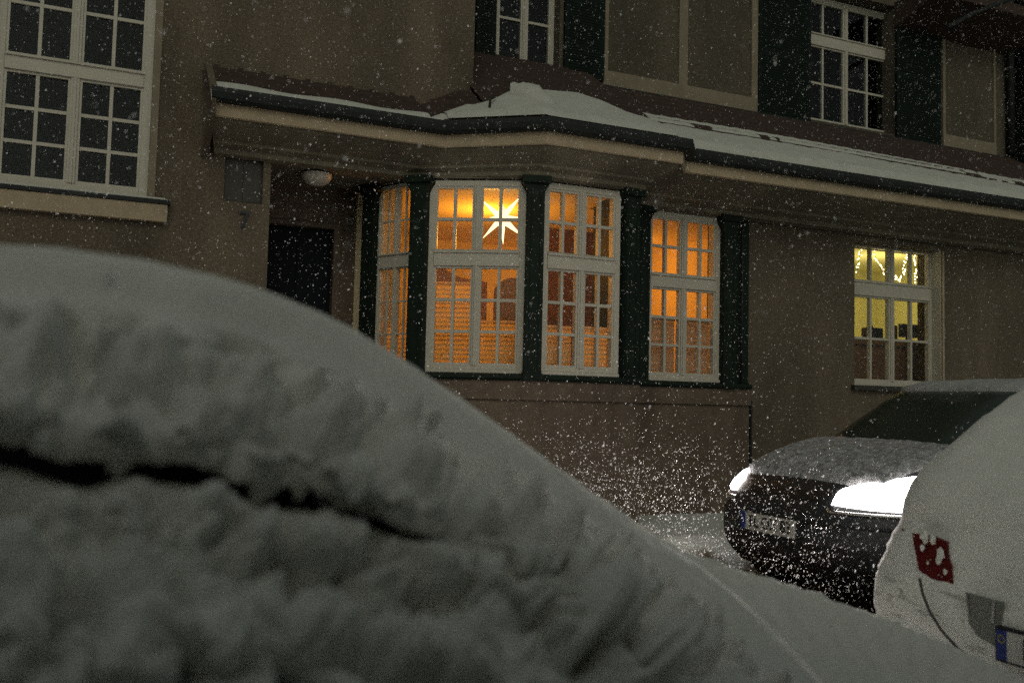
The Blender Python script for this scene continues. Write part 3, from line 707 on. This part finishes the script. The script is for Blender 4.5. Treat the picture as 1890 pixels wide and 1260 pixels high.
# thin snow on bonnet and roof
def shellpatch(rws, k0, k1, l0, l1, name, mt, parent, th, shape=None, nu=90, nv=30, amp=.012, fs=14):
    o = patch(rws, k0, k1, l0, l1, th, name, mt, parent, shape, nu, nv)
    for v in o.data.vertices: q = v.co.copy(); v.co = q+Vector((0, 0, amp*(fbm(q, fs)+.6*fbm(q, fs*3))))
    return o
def roofcover(rws, l0, parent, th, name, mt, amp=.012):
    """snow lying on the top of a ring stack, closed in the middle"""
    N_ = len(rws[0]); top = rws[l0:]; g = []
    for r_ in top:
        g.append([v+Vector((0, 0, th))+Vector((0, 0, amp*(fbm(v, 12)+.6*fbm(v, 30)))) for v in r_])
    c = sum(top[-1], Vector())/N_
    for t in (.75, .5, .25, .02): g.append([c.lerp(v, t)+Vector((0, 0, th+amp*(fbm(v*1.0, 12)))) for v in top[-1]])
    edge = [v+Vector((0, 0, .0)) for v in top[0]]
    b = MB(); b.grid([edge]+g, close=True); return b.build(name, mt, parent, smooth=True)
def bonnet_grid(th=.022):
    b = MB(); g = []
    for i in range(71):
        u = i/70; x = X0+.22+.74*u; w = (.62+.14*u)*(1-.0*u) if u > .12 else .52+.83*u; row = []
        for j in range(61):
            v = j/60*2-1; y = DY+v*w
            z = interp([(0, .842), (.15, .895), (.45, .965), (1, 1.052)], u) + .018*(1-v*v) - .012*abs(v)**6
            e = min(1, (1-abs(v))*7)*min(1, u*9)*min(1, (1-u)*14); q = Vector((x, y, z))
            e *= .35+.65*sstep(-.55, .1, fbm(q, 9)+u*.8-.35)
            row.append(q+Vector((0, 0, -.012+(th+.035)*e**.6+.010*(fbm(q, 18)+.7*fbm(q, 45))*e)))
        g.append(row)
    b.grid(g); return b
THIN = mat('thin_snow', (.58, .59, .62), .9, .8, 120, .75, 26, col2=(.10, .105, .115), bdist=.01)
bonnet_grid().build('bonnet_snow', THIN, dc, smooth=True)
roofcover(crow, 4, dc, .035, 'roof_snow', mat('car_roof_snow', (.45, .46, .46), .9, .8, 80, .3, 20, bdist=.01), .02)
b = MB(); wp = [Vector((X0+.93+.015*math.sin(i), DY-.66+1.32*i/40, 1.075+.012*fbm(Vector((i, 0, 0)), .7)-.03*abs(i/20-1)**3)) for i in range(41)]
b.tube(wp, .028, 8); b.build('cowl_snow', THIN, dc, smooth=True)

# --- parked white car, tail at X=3.08 facing +X (nose away)
wc = empty('white_car', 'parked white hatchback with snow-plastered tail and one red light showing', 'car')
YC = 2.33
WV = [(3.16, 6.9, .80, .28), (3.09, 6.95, .86, .36), (3.07, 6.98, .885, .48), (3.08, 7.0, .89, .58), (3.11, 7.0, .885, .66), (3.12, 7.0, .875, .76), (3.17, 7.0, .86, .88, .86),
      (3.25, 6.2, .83, 1.0, .99), (3.38, 5.9, .765, 1.13, 1.11), (3.58, 5.7, .685, 1.27), (3.78, 5.5, .62, 1.40), (3.92, 5.2, .60, 1.47), (4.25, 4.9, .45, 1.50)]
WV = [(w_[0]-.02-interp([(.58, .06), (.95, 0)], w_[3]), w_[1], w_[2]+.045+interp([(.58, .055), (.95, 0)], w_[3]), w_[3], w_[4] if len(w_) > 4 else None, 5.5) for w_ in WV]
N2 = 160
def snowy(rws, amt):
    out = []
    cxy = Vector((5.0, YC, 0))
    for i, r_ in enumerate(rws):
        row = []
        for k, v in enumerate(r_):
            t = 2*math.pi*k/len(r_); o = Vector((-math.cos(t), math.sin(t), .25)).normalized()
            q = v+o*amt(i, k)+o*(.022*fbm(v, 5)+.010*fbm(v, 18)+.006*fbm(v, 45)*(2 if v.z < .8 else 1)); row.append(q)
        out.append(row)
    return out
def densify(rws, m=6):
    out = []
    for i in range(len(rws)-1):
        for j in range(m):
            t = j/m; p0 = rws[max(i-1, 0)]; p1 = rws[i]; p2 = rws[i+1]; p3 = rws[min(i+2, len(rws)-1)]
            out.append([.5*((2*b_)+(c_-a_)*t+(2*a_-5*b_+4*c_-d_)*t*t+(-a_+3*b_-3*c_+d_)*t**3) for a_, b_, c_, d_ in zip(p0, p1, p2, p3)])
    out.append(rws[-1]); return out
wr = stack(WV, YC, n=N2)
b = MB(); b.grid(densify(wr, 3), close=True); b.f.append(tuple(range(len(b.v)-N2, len(b.v)))); b.mi.append(0); b.build('body', WHITECAR, wc, smooth=True)
ws_ = densify(wr, 8)
# index of level z: WV index*8
def amt(i, k):
    t = k/N2*2*math.pi; z = ws_[i][k].z
    a = .012+.045*sstep(.80, .92, z) + .012*sstep(1.2, 1.5, z)
    kk = k if k <= N2/2 else k-N2            # >0 : +Y side
    side = sstep(14, 20, kk)
    a = a*(1-side)+side*(.035 if z > .42 else .02)
    # bare zones: tail light, plate recess, bumper joint
    if z < .62 and kk < 22: a = .004+.010*sstep(.52, .40, z)*0
    return a
wsn = snowy(ws_, amt)
l_from = 8
cut = []
b = MB(); b.grid([[Vector(v)-Vector((0, 0, .0)) for v in r_] for r_ in wsn[2:]], close=True); b.f.append(tuple(range(len(b.v)-N2, len(b.v)))); b.mi.append(0)
b.build('snow_cover', SNOW, wc, smooth=True)
def wsurf(px, py, off=.0):                                          # hit of a sight line with the snow shell (front tail part)
    d = ray(px, py).normalized(); best = None
    for r_ in wsn:
        for v in r_:
            w_ = v-CP; tt = w_.dot(d)
            if tt < .5: continue
            e = (w_-d*tt).length
            if best is None or e < best[0] - 1e-6 or (e < best[0]+.012 and tt < best[1]-.3): best = (e, tt)
    return CP+d*(best[1]-off)
def facet(pts, off, name, mt, parent, nn=1, thick=.01):
    """thin plate following the tail at the given outline"""
    c = [wsurf(x, y, off) for x, y in pts]; b = MB(); m_ = sum(c, Vector())/len(c)
    back = [p+(p-CP).normalized()*thick for p in c]; n_ = len(c)
    b.add(c+back, [tuple(range(n_)), tuple(range(n_, 2*n_))[::-1]]+[(i, (i+1) % n_, n_+(i+1) % n_, n_+i) for i in range(n_)])
    return b.build(name, mt, parent)
# tail light, on the tail plane
def tailplane(px_, py_, x=3.04): return PX(px_, py_, x)
def plate3(pts, x, name, mt, parent, th=.02, bev=0):
    c = [tailplane(a, c_, x if not callable(x) else x(a, c_)) for a, c_ in pts]; n_ = len(c); b = MB()
    b.add(c+[p+Vector((th, 0, 0)) for p in c], [tuple(range(n_)), tuple(range(n_, 2*n_))[::-1]]+[(i, (i+1) % n_, n_+(i+1) % n_, n_+i) for i in range(n_)])
    return b.build(name, mt, parent, bevel=bev)
tl = plate3([(1686, 986), (1716, 990), (1744, 1000), (1750, 1030), (1758, 1080), (1720, 1064), (1698, 1050), (1692, 1020)], lambda a, c: 3.026+(1080-c)*.00036, 'tail_light', REDL, wc, .05, .006)
plate3([(1664, 975), (1676, 982), (1690, 992), (1694, 1006), (1680, 998), (1668, 992)], lambda a, c: 3.12, 'tail_light', REDL, wc, .05)
TX = 2.975
rc = plate3([(1783, 1094), (1846, 1111), (1843, 1196), (1803, 1172), (1788, 1150)], lambda a, c: TX+.004, 'plate_recess', mat('recess_plastic', (.20, .21, .19), .5), wc, .02)
for pp in (((1781, 1092), (1785, 1093), (1789, 1136), (1785, 1134)), ((1832, 1106), (1836, 1107), (1834, 1150), (1829, 1148))):
    plate3(pp, lambda a, c: TX-.002, 'recess_edge', CHROME, rc, .012)
j = [tailplane(a, c, TX-.012-.045*sstep(1710, 1800, a)) for a, c in ((1697, 1066), (1703, 1095), (1716, 1128), (1738, 1163), (1768, 1196), (1808, 1226), (1850, 1246), (1900, 1266), (1960, 1290))]
b = MB(); b.tube(j, .0055, 8); b.build('bumper_joint', mat('joint', (.07, .07, .065)), wc, smooth=True)
a = tailplane(1843, 1150, TX); pz0, pz1 = .435, .545; py0 = a.y
# number plate: left edge at py0, runs towards -Y
b = MB(); b.box(TX-.012, TX+.03, py0-.54, py0+.006, pz0-.006, pz1+.006); b.build('plate_holder', BLACKP, wc, bevel=.004)
b = MB(); b.box(TX-.016, TX-.012, py0-.53, py0-.045, pz0+.004, pz1-.004, mi=0); b.box(TX-.0165, TX-.012, py0-.045, py0-.003, pz0+.004, pz1-.004, mi=1)
lp2 = b.build('license_plate', [PLATE, PLATEB], wc)
text('plate_text', 'R FL 246', .10, frame_of((TX-.018, py0-.285, (pz0+pz1)/2), (0, -1, 0), (0, 0, 1)), INK, lp2, sx=1.0)
b = MB()
for k in range(12):
    aa = 2*math.pi*k/12; b.box(TX-.018, TX-.0165, py0-.024+.012*math.cos(aa)-.002, py0-.024+.012*math.cos(aa)+.002, pz0+.075+.012*math.sin(aa)-.002, pz0+.075+.012*math.sin(aa)+.002)
b.build('euro_stars', mat('star_yellow', (.5, .42, .05)), lp2)
for wx in (3.85, 6.3):
    for wy in (YC-.78, YC+.78): carwheel(wc, wx, wy)
# snow clods clinging round the tail light
b = MB()
def blob(c, r, sq=(1, 1, 1), seed=0):
    rows = []
    for i in range(9):
        th_ = math.pi*i/8; row = []
        for k in range(14):
            ph = 2*math.pi*k/14; q = Vector((math.sin(th_)*math.cos(ph)*sq[0], math.sin(th_)*math.sin(ph)*sq[1], math.cos(th_)*sq[2]))
            row.append(Vector(c)+q*r*(1+.9*fbm(q+Vector((seed, 0, 0)), 1.6)))
        rows.append(row)
    b.grid(rows, close=True)
for i, (a, c, r) in enumerate(((1706, 990, .022), (1722, 996, .018), (1736, 1022, .020), (1732, 1034, .014), (1745, 1056, .012), (1702, 1010, .012), (1712, 1038, .007))):
    b = MB(); blob(tailplane(a, c, 3.036), r*.85, (.45, 1, 1.3), i); b.build('snow_clod', SNOW, wc, smooth=True)


# --- foreground snow-covered car ------------------------------------------------------
fc = empty('snow_covered_car', 'snow-buried dark car right in front of the camera, its side crusted with lumpy snow', 'car')
def catmull(pts, t):
    n_ = len(pts)-1; x = min(max(t, 0), .99999)*n_; i = int(x); f = x-i
    a, b_, c, d = pts[max(i-1, 0)], pts[i], pts[min(i+1, n_)], pts[min(i+2, n_)]
    return .5*((2*b_)+(c-a)*f+(2*a-5*b_+4*c-d)*f*f+(-a+3*b_-3*c+d)*f**3)
def clod(p, s):
    """rounded lumps: 1 at a clod's middle, 0 in the creases"""
    d = noise.voronoi(p*s, distance_metric='DISTANCE')[0]; return 1-min(1, d[0]*1.15)**2
def relief(cols, name, mt, nu, nv, lumps, seed=0, parent=fc, lfr=14.5):
    """cols: list of control columns (lists of world points). lumps(u,v) -> displacement amplitude"""
    g = []
    for i in range(nu+1):
        u = i/nu; cp = [catmull([c[k] for c in cols], u) for k in range(len(cols[0]))]
        g.append([catmull(cp, j/nv) for j in range(nv+1)])
    g2 = []
    for i in range(nu+1):
        row = []
        for j in range(nv+1):
            du = g[min(i+1, nu)][j]-g[max(i-1, 0)][j]; dv = g[i][min(j+1, nv)]-g[i][max(j-1, 0)]
            n_ = du.cross(dv)
            n_ = n_.normalized() if n_.length > 1e-9 else Vector((0, -1, 0))
            p = g[i][j]
            if n_.dot(CP-p) < 0 and j > nv*.3: n_ = -n_
            A = lumps(i/nu, j/nv); q = p+Vector((seed, 0, 0))
            w = p + Vector((fbm(q, 16), fbm(q+Vector((7, 0, 0)), 16), fbm(q+Vector((0, 9, 0)), 16)))*.03
            h = 1.0*(clod(w+Vector((seed, 0, 0)), lfr)-.62)+.26*(clod(w+Vector((seed, 3, 0)), lfr*2.2)-.7)+.32*fbm(q, 12, 4)
            row.append(p+n_*A*h)
        g2.append(row)
    b = MB(); b.grid(g2); return b.build(name, mt, parent, smooth=True)
upc = [((-260, 452, 1.15), (-260, 800, .93)), ((0, 462, 1.15), (-10, 812, .93)), ((200, 478, 1.17), (170, 838, .93)), ((400, 518, 1.20), (330, 848, .94)), ((560, 570, 1.27), (455, 880, .95)),
       ((700, 645, 1.35), (590, 898, .96)), ((850, 742, 1.43), (715, 955, .97)), ((1000, 850, 1.52), (850, 992, .99)), ((1120, 934, 1.60), (960, 1035, 1.0)), ((1215, 1000, 1.66), (1055, 1092, 1.0)),
       ((1300, 1058, 1.62), (1130, 1165, .99)), ((1400, 1145, 1.48), (1225, 1280, .95)), ((1500, 1250, 1.3), (1330, 1400, .9)), ((1600, 1375, 1.15), (1430, 1520, .88))]
cols = []
for (sx, sy, sY), (lx, ly, lY) in upc:
    S_ = P(sx, sy, sY); L_ = P(lx, ly, lY)
    def mid(t, dy, Y): return P(sx+(lx-sx)*t, sy+(ly-sy)*t+dy, Y)
    cols.append([S_+Vector((0, .62, -.75)), S_+Vector((0, .30, -.14)), S_, mid(.22, 0, sY*.62+lY*.38), mid(.5, 0, sY*.42+lY*.58), mid(.80, 0, lY-.035), L_, L_+Vector((0, .12, .03)), L_+Vector((0, .35, .14))])
def lump_up(u, v): return .003+.150*sstep(.38, .50, v)*(1-sstep(.65, .74, v)*.86)
relief(cols, 'roof_snow', SNOW, 560, 280, lump_up, 0)
# lower mass
lowT = [(-260, 812, .93), (-20, 828, .93), (85, 850, .93), (160, 868, .935), (240, 850, .94), (330, 864, .94), (405, 868, .945), (480, 902, .95), (600, 918, .96), (680, 955, .965), (760, 985, .97), (850, 995, .975), (935, 1012, .975), (965, 1048, .975), (1050, 1085, .97), (1108, 1116, .965), (1135, 1170, .95), (1190, 1275, .93), (1260, 1400, .90)]
cols = []
for a, c, Y in lowT:
    c += 33-44*sstep(560, 900, a); T = P(a, c, Y+.03-.05*sstep(760, 930, a)); cols.append([T+Vector((0, .30, -.26)), T+Vector((0, .10, -.06)), T, P(a-6, c+40, Y-.035), P(a-20, c+140, Y-.075), P(a-40, c+250, Y-.17), P(a-60, c+400, Y-.19), P(a-60, c+800, Y-.24)+Vector((0, .02, 0)), P(a-60, c+1500, Y-.2)])
def lump_lo(u, v): return .005+.100*sstep(.30, .40, v)
relief(cols, 'side_snow', SNOW, 560, 300, lump_lo, 31, lfr=18)
# bonnet
hF = [(1150, 960, 1.80), (1230, 1008, 1.86), (1300, 1036, 1.90), (1390, 1062, 1.93), (1480, 1089, 1.96), (1600, 1130, 2.0), (1700, 1168, 2.02), (1800, 1212, 2.05), (1890, 1256, 2.05), (2010, 1325, 2.02), (2150, 1430, 1.9)]
hN = [(1120, 1010, 1.55), (1170, 1060, 1.45), (1235, 1120, 1.35), (1300, 1180, 1.28), (1370, 1235, 1.22), (1450, 1290, 1.15), (1530, 1350, 1.10), (1600, 1410, 1.05), (1680, 1480, 1.0), (1760, 1560, .98), (1860, 1700, .95)]
cols = []
for (a, c, Y), (d_, e_, Yn) in zip(hF, hN):
    F = P(a, c, Y); cols.append([F+Vector((.06, .45, -.65)), F+Vector((.04, .22, -.16)), F, P(a*.7+d_*.3, c*.7+e_*.3, Y*.7+Yn*.3), P(a*.35+d_*.65, c*.35+e_*.65, Y*.35+Yn*.65), P(d_, e_, Yn), P(d_, e_, Yn)+Vector((0, -.12, -.15)), P(d_, e_, Yn)+Vector((0, -.16, -.6))])
relief(cols, 'bonnet_snow', SNOW, 200, 110, lambda u, v: .014, 57)
# the car under the snow
b = MB(); FL = [(-2.0, 1.35, .40, .25), (-2.0, 1.35, .42, .4), (-1.9, 1.25, .42, .55), (-1.8, .85, .40, .85), (-1.5, .55, .36, 1.08), (-1.2, .25, .30, 1.22), (-1.0, -.0, .2, 1.27)]
rows_f = stack([(-l[1], -l[0], l[2], l[3]) for l in FL], 1.50, lambda v: Vector((-v.x, v.y, v.z)))
b.grid(rows_f, close=True); b.f.append(tuple(range(6*64, 7*64))); b.mi.append(0); b.build('body', CARP, fc, smooth=True)
b = MB(); b.box(-1.6, .5, 1.13, 1.16, .5, .86); b.prism([(-1.6, .86), (.5, .86), (.42, 1.02), (.25, 1.20), (-1.6, 1.24)], 1.13, 1.16, 'y'); b.build('side_window', CARG, fc)
for wx in (-1.3, 1.15): carwheel(fc, wx*.85, 1.25); carwheel(fc, wx*.85, 1.85)

# unseen leafy screen added behind the camera to shade the near snow
b = MB(); hg = []
for i in range(141):
    x = -8+i*.1; col = []
    for (y, z) in [(-1.15, 0), *[(-1.15, k*.12) for k in range(1, 26)], (-1.2, 3.1), (-1.5, 3.16), (-1.8, 3.1), (-1.9, 2), (-1.9, 0)]:
        q = Vector((x, y, z)); col.append(q+Vector((0, .14*fbm(q, 3), .10*fbm(q+Vector((5, 0, 0)), 4))))
    hg.append(col)
b.grid(hg); o = b.build('shade_hedge', mat('shade_hedge_leaves', (.03, .05, .025), .9, .9, 40, .5, 30)); tag(o, 'tall dark leafy screen, unseen, added behind the camera to shade the near snow', 'shade_hedge')
# ------------------------------------------------------------------ falling snow
def flakes():
    N_ = 150000
    X = RNG.uniform(-3.5, 15, N_); Y = 1.3+(8.9-1.3)*RNG.random(N_)**.75; Z = RNG.uniform(.05, 7.2, N_)
    far = np.stack([X, Y, Z], 1)
    n2 = 19000; beam_flakes = np.stack([4.05-4.6*RNG.beta(1, 1.5, n2), RNG.uniform(3.4, 6.9, n2), .08+1.15*RNG.beta(1.4, 2.4, n2)], 1)   # extra, larger flakes added along the headlight beams so they show brighter
    pts = np.concatenate([far, beam_flakes])
    r = RNG.uniform(.0011, .0026, len(pts)); r[N_:] *= 1.2; r = r*np.where(RNG.random(len(pts)) < .09, RNG.uniform(1.3, 2.1, len(pts)), 1.0)
    # drop the ones inside the cars or the bay
    k = ~((pts[:, 0] > X0-.02) & (pts[:, 1] > 4.0) & (pts[:, 1] < 5.75) & (pts[:, 2] < 1.52)) & ~((pts[:, 0] > 3.0) & (pts[:, 0] < 7.1) & (pts[:, 1] > 1.3) & (pts[:, 1] < 3.2) & (pts[:, 2] < 1.6))
    k &= ~((pts[:, 1] > 7.9) & (pts[:, 0] > 2.3) & (pts[:, 0] < 5.6) & (pts[:, 2] < 4.2)) & ~((pts[:, 1] > 8.2) & (pts[:, 2] > 3.4) & (pts[:, 2] < 4.6))
    fallen = (pts[:, 1] < 2.2) & (pts[:, 0] < 2.2) & (pts[:, 2] < 1.62); k &= ~fallen
    pts = pts[k]; r = r[k]
    a = P(205, 518, .70); pts = np.concatenate([pts, [[a.x, a.y, a.z], *[list(P(x, y, Y_)) for x, y, Y_ in ((410, 552, .72), (640, 20, 1.2), (1490, 430, 1.6), (300, 60, 1.3), *[(float(RNG.uniform(0, 1890)), float(RNG.uniform(0, 620)), float(RNG.uniform(.6, 1.6))) for _ in range(60)])]]]); r = np.concatenate([r, [.0055, .0016, .003, .003, .0025, *RNG.uniform(.0008, .0016, 60)]])
    n_ = len(pts); ax = np.array([r2[0]*.45-u2[0]*.0+0, 0, 0])
    st = np.array(r2)*.42+np.array([0, 0, .9]); st /= np.linalg.norm(st)           # blown askew
    e1 = np.cross(st, [0, 1, .01]); e1 /= np.linalg.norm(e1); e2 = np.cross(st, e1)
    T = RNG.uniform(-.35, .35, (n_, 1)); S_ = st*np.cos(T)+e1*np.sin(T); E1 = e1*np.cos(T)-st*np.sin(T)
    el = RNG.uniform(1.0, 1.9, (n_, 1)); rr = r[:, None]
    V = np.stack([pts+E1*rr, pts+e2*rr, pts-E1*rr, pts-e2*rr, pts+S_*rr*el, pts-S_*rr*el], 1).reshape(-1, 3)
    F = np.array([(0, 1, 4), (1, 2, 4), (2, 3, 4), (3, 0, 4), (1, 0, 5), (2, 1, 5), (3, 2, 5), (0, 3, 5)])
    F = (np.arange(n_)[:, None, None]*6+F[None]).reshape(-1, 3)
    me = bpy.data.meshes.new('falling_snow'); me.vertices.add(len(V)); me.vertices.foreach_set('co', V.ravel())
    me.loops.add(F.size); me.loops.foreach_set('vertex_index', F.ravel().astype(np.int32))
    me.polygons.add(len(F)); me.polygons.foreach_set('loop_start', np.arange(0, F.size, 3, dtype=np.int32)); me.polygons.foreach_set('loop_total', np.full(len(F), 3, dtype=np.int32))
    me.polygons.foreach_set('use_smooth', np.ones(len(F), dtype=bool)); me.update(); me.validate()
    FM = blindmat('flake', (.95, .95, .95), .5); me.materials.append(FM)
    o = bpy.data.objects.new('falling_snow', me); COL.objects.link(o); tag(o, kind='stuff')
flakes()

# ------------------------------------------------------------------ LIGHT
w = bpy.data.worlds.new('World'); SC.world = w; w.use_nodes = True; nt = w.node_tree; bg = nt.nodes['Background']
sky = nt.nodes.new('ShaderNodeTexSky'); sky.sky_type = 'NISHITA'; sky.sun_disc = False
SE, SA = math.radians(34), math.radians(197)
sky.sun_elevation = SE; sky.sun_rotation = SA
hs_ = nt.nodes.new('ShaderNodeHueSaturation'); hs_.inputs['Saturation'].default_value = .22
mu = nt.nodes.new('ShaderNodeMix'); mu.data_type = 'RGBA'; mu.blend_type = 'MULTIPLY'; mu.inputs['Factor'].default_value = 1; mu.inputs['B'].default_value = (.93, 1, .84, 1)
nt.links.new(sky.outputs[0], hs_.inputs['Color']); nt.links.new(hs_.outputs[0], mu.inputs['A']); nt.links.new(mu.outputs['Result'], bg.inputs['Color'])
bg.inputs['Strength'].default_value = .041
sl = bpy.data.lights.new('sun', 'SUN'); sl.energy = .35; sl.angle = math.radians(25); sl.color = (1, .93, .74)
so = bpy.data.objects.new('sun', sl); COL.objects.link(so)
sd = Vector((math.sin(SA)*math.cos(SE), math.cos(SA)*math.cos(SE), math.sin(SE)))    # towards the light
so.rotation_euler = sd.to_track_quat('Z', 'Y').to_euler()
def spot(name, loc, d, e, ang_, blend=1.0):
    l = bpy.data.lights.new(name, 'SPOT'); l.energy = e; l.color = (1, .90, .86); l.spot_size = math.radians(ang_); l.spot_blend = blend; l.shadow_soft_size = .06
    o = bpy.data.objects.new(name, l); o.location = loc; o.rotation_euler = (-Vector(d)).to_track_quat('Z', 'Y').to_euler(); COL.objects.link(o)
for s in (-1, 1):
    spot('headlight_beam', (X0-.04, DY+s*.62, .74), (-1, -.25, .0), 200, 122)
SC.view_settings.view_transform = 'Standard'; SC.view_settings.look = 'None'; SC.view_settings.exposure = 0; SC.view_settings.gamma = 1
SC.render.engine = 'CYCLES'; SC.cycles.max_bounces = 6; SC.cycles.diffuse_bounces = 3; SC.cycles.transparent_max_bounces = 12; SC.cycles.sample_clamp_indirect = 3
SC.cycles.use_denoising = False; SC.cycles.use_adaptive_sampling = True; SC.cycles.adaptive_threshold = .045; SC.cycles.adaptive_min_samples = 32
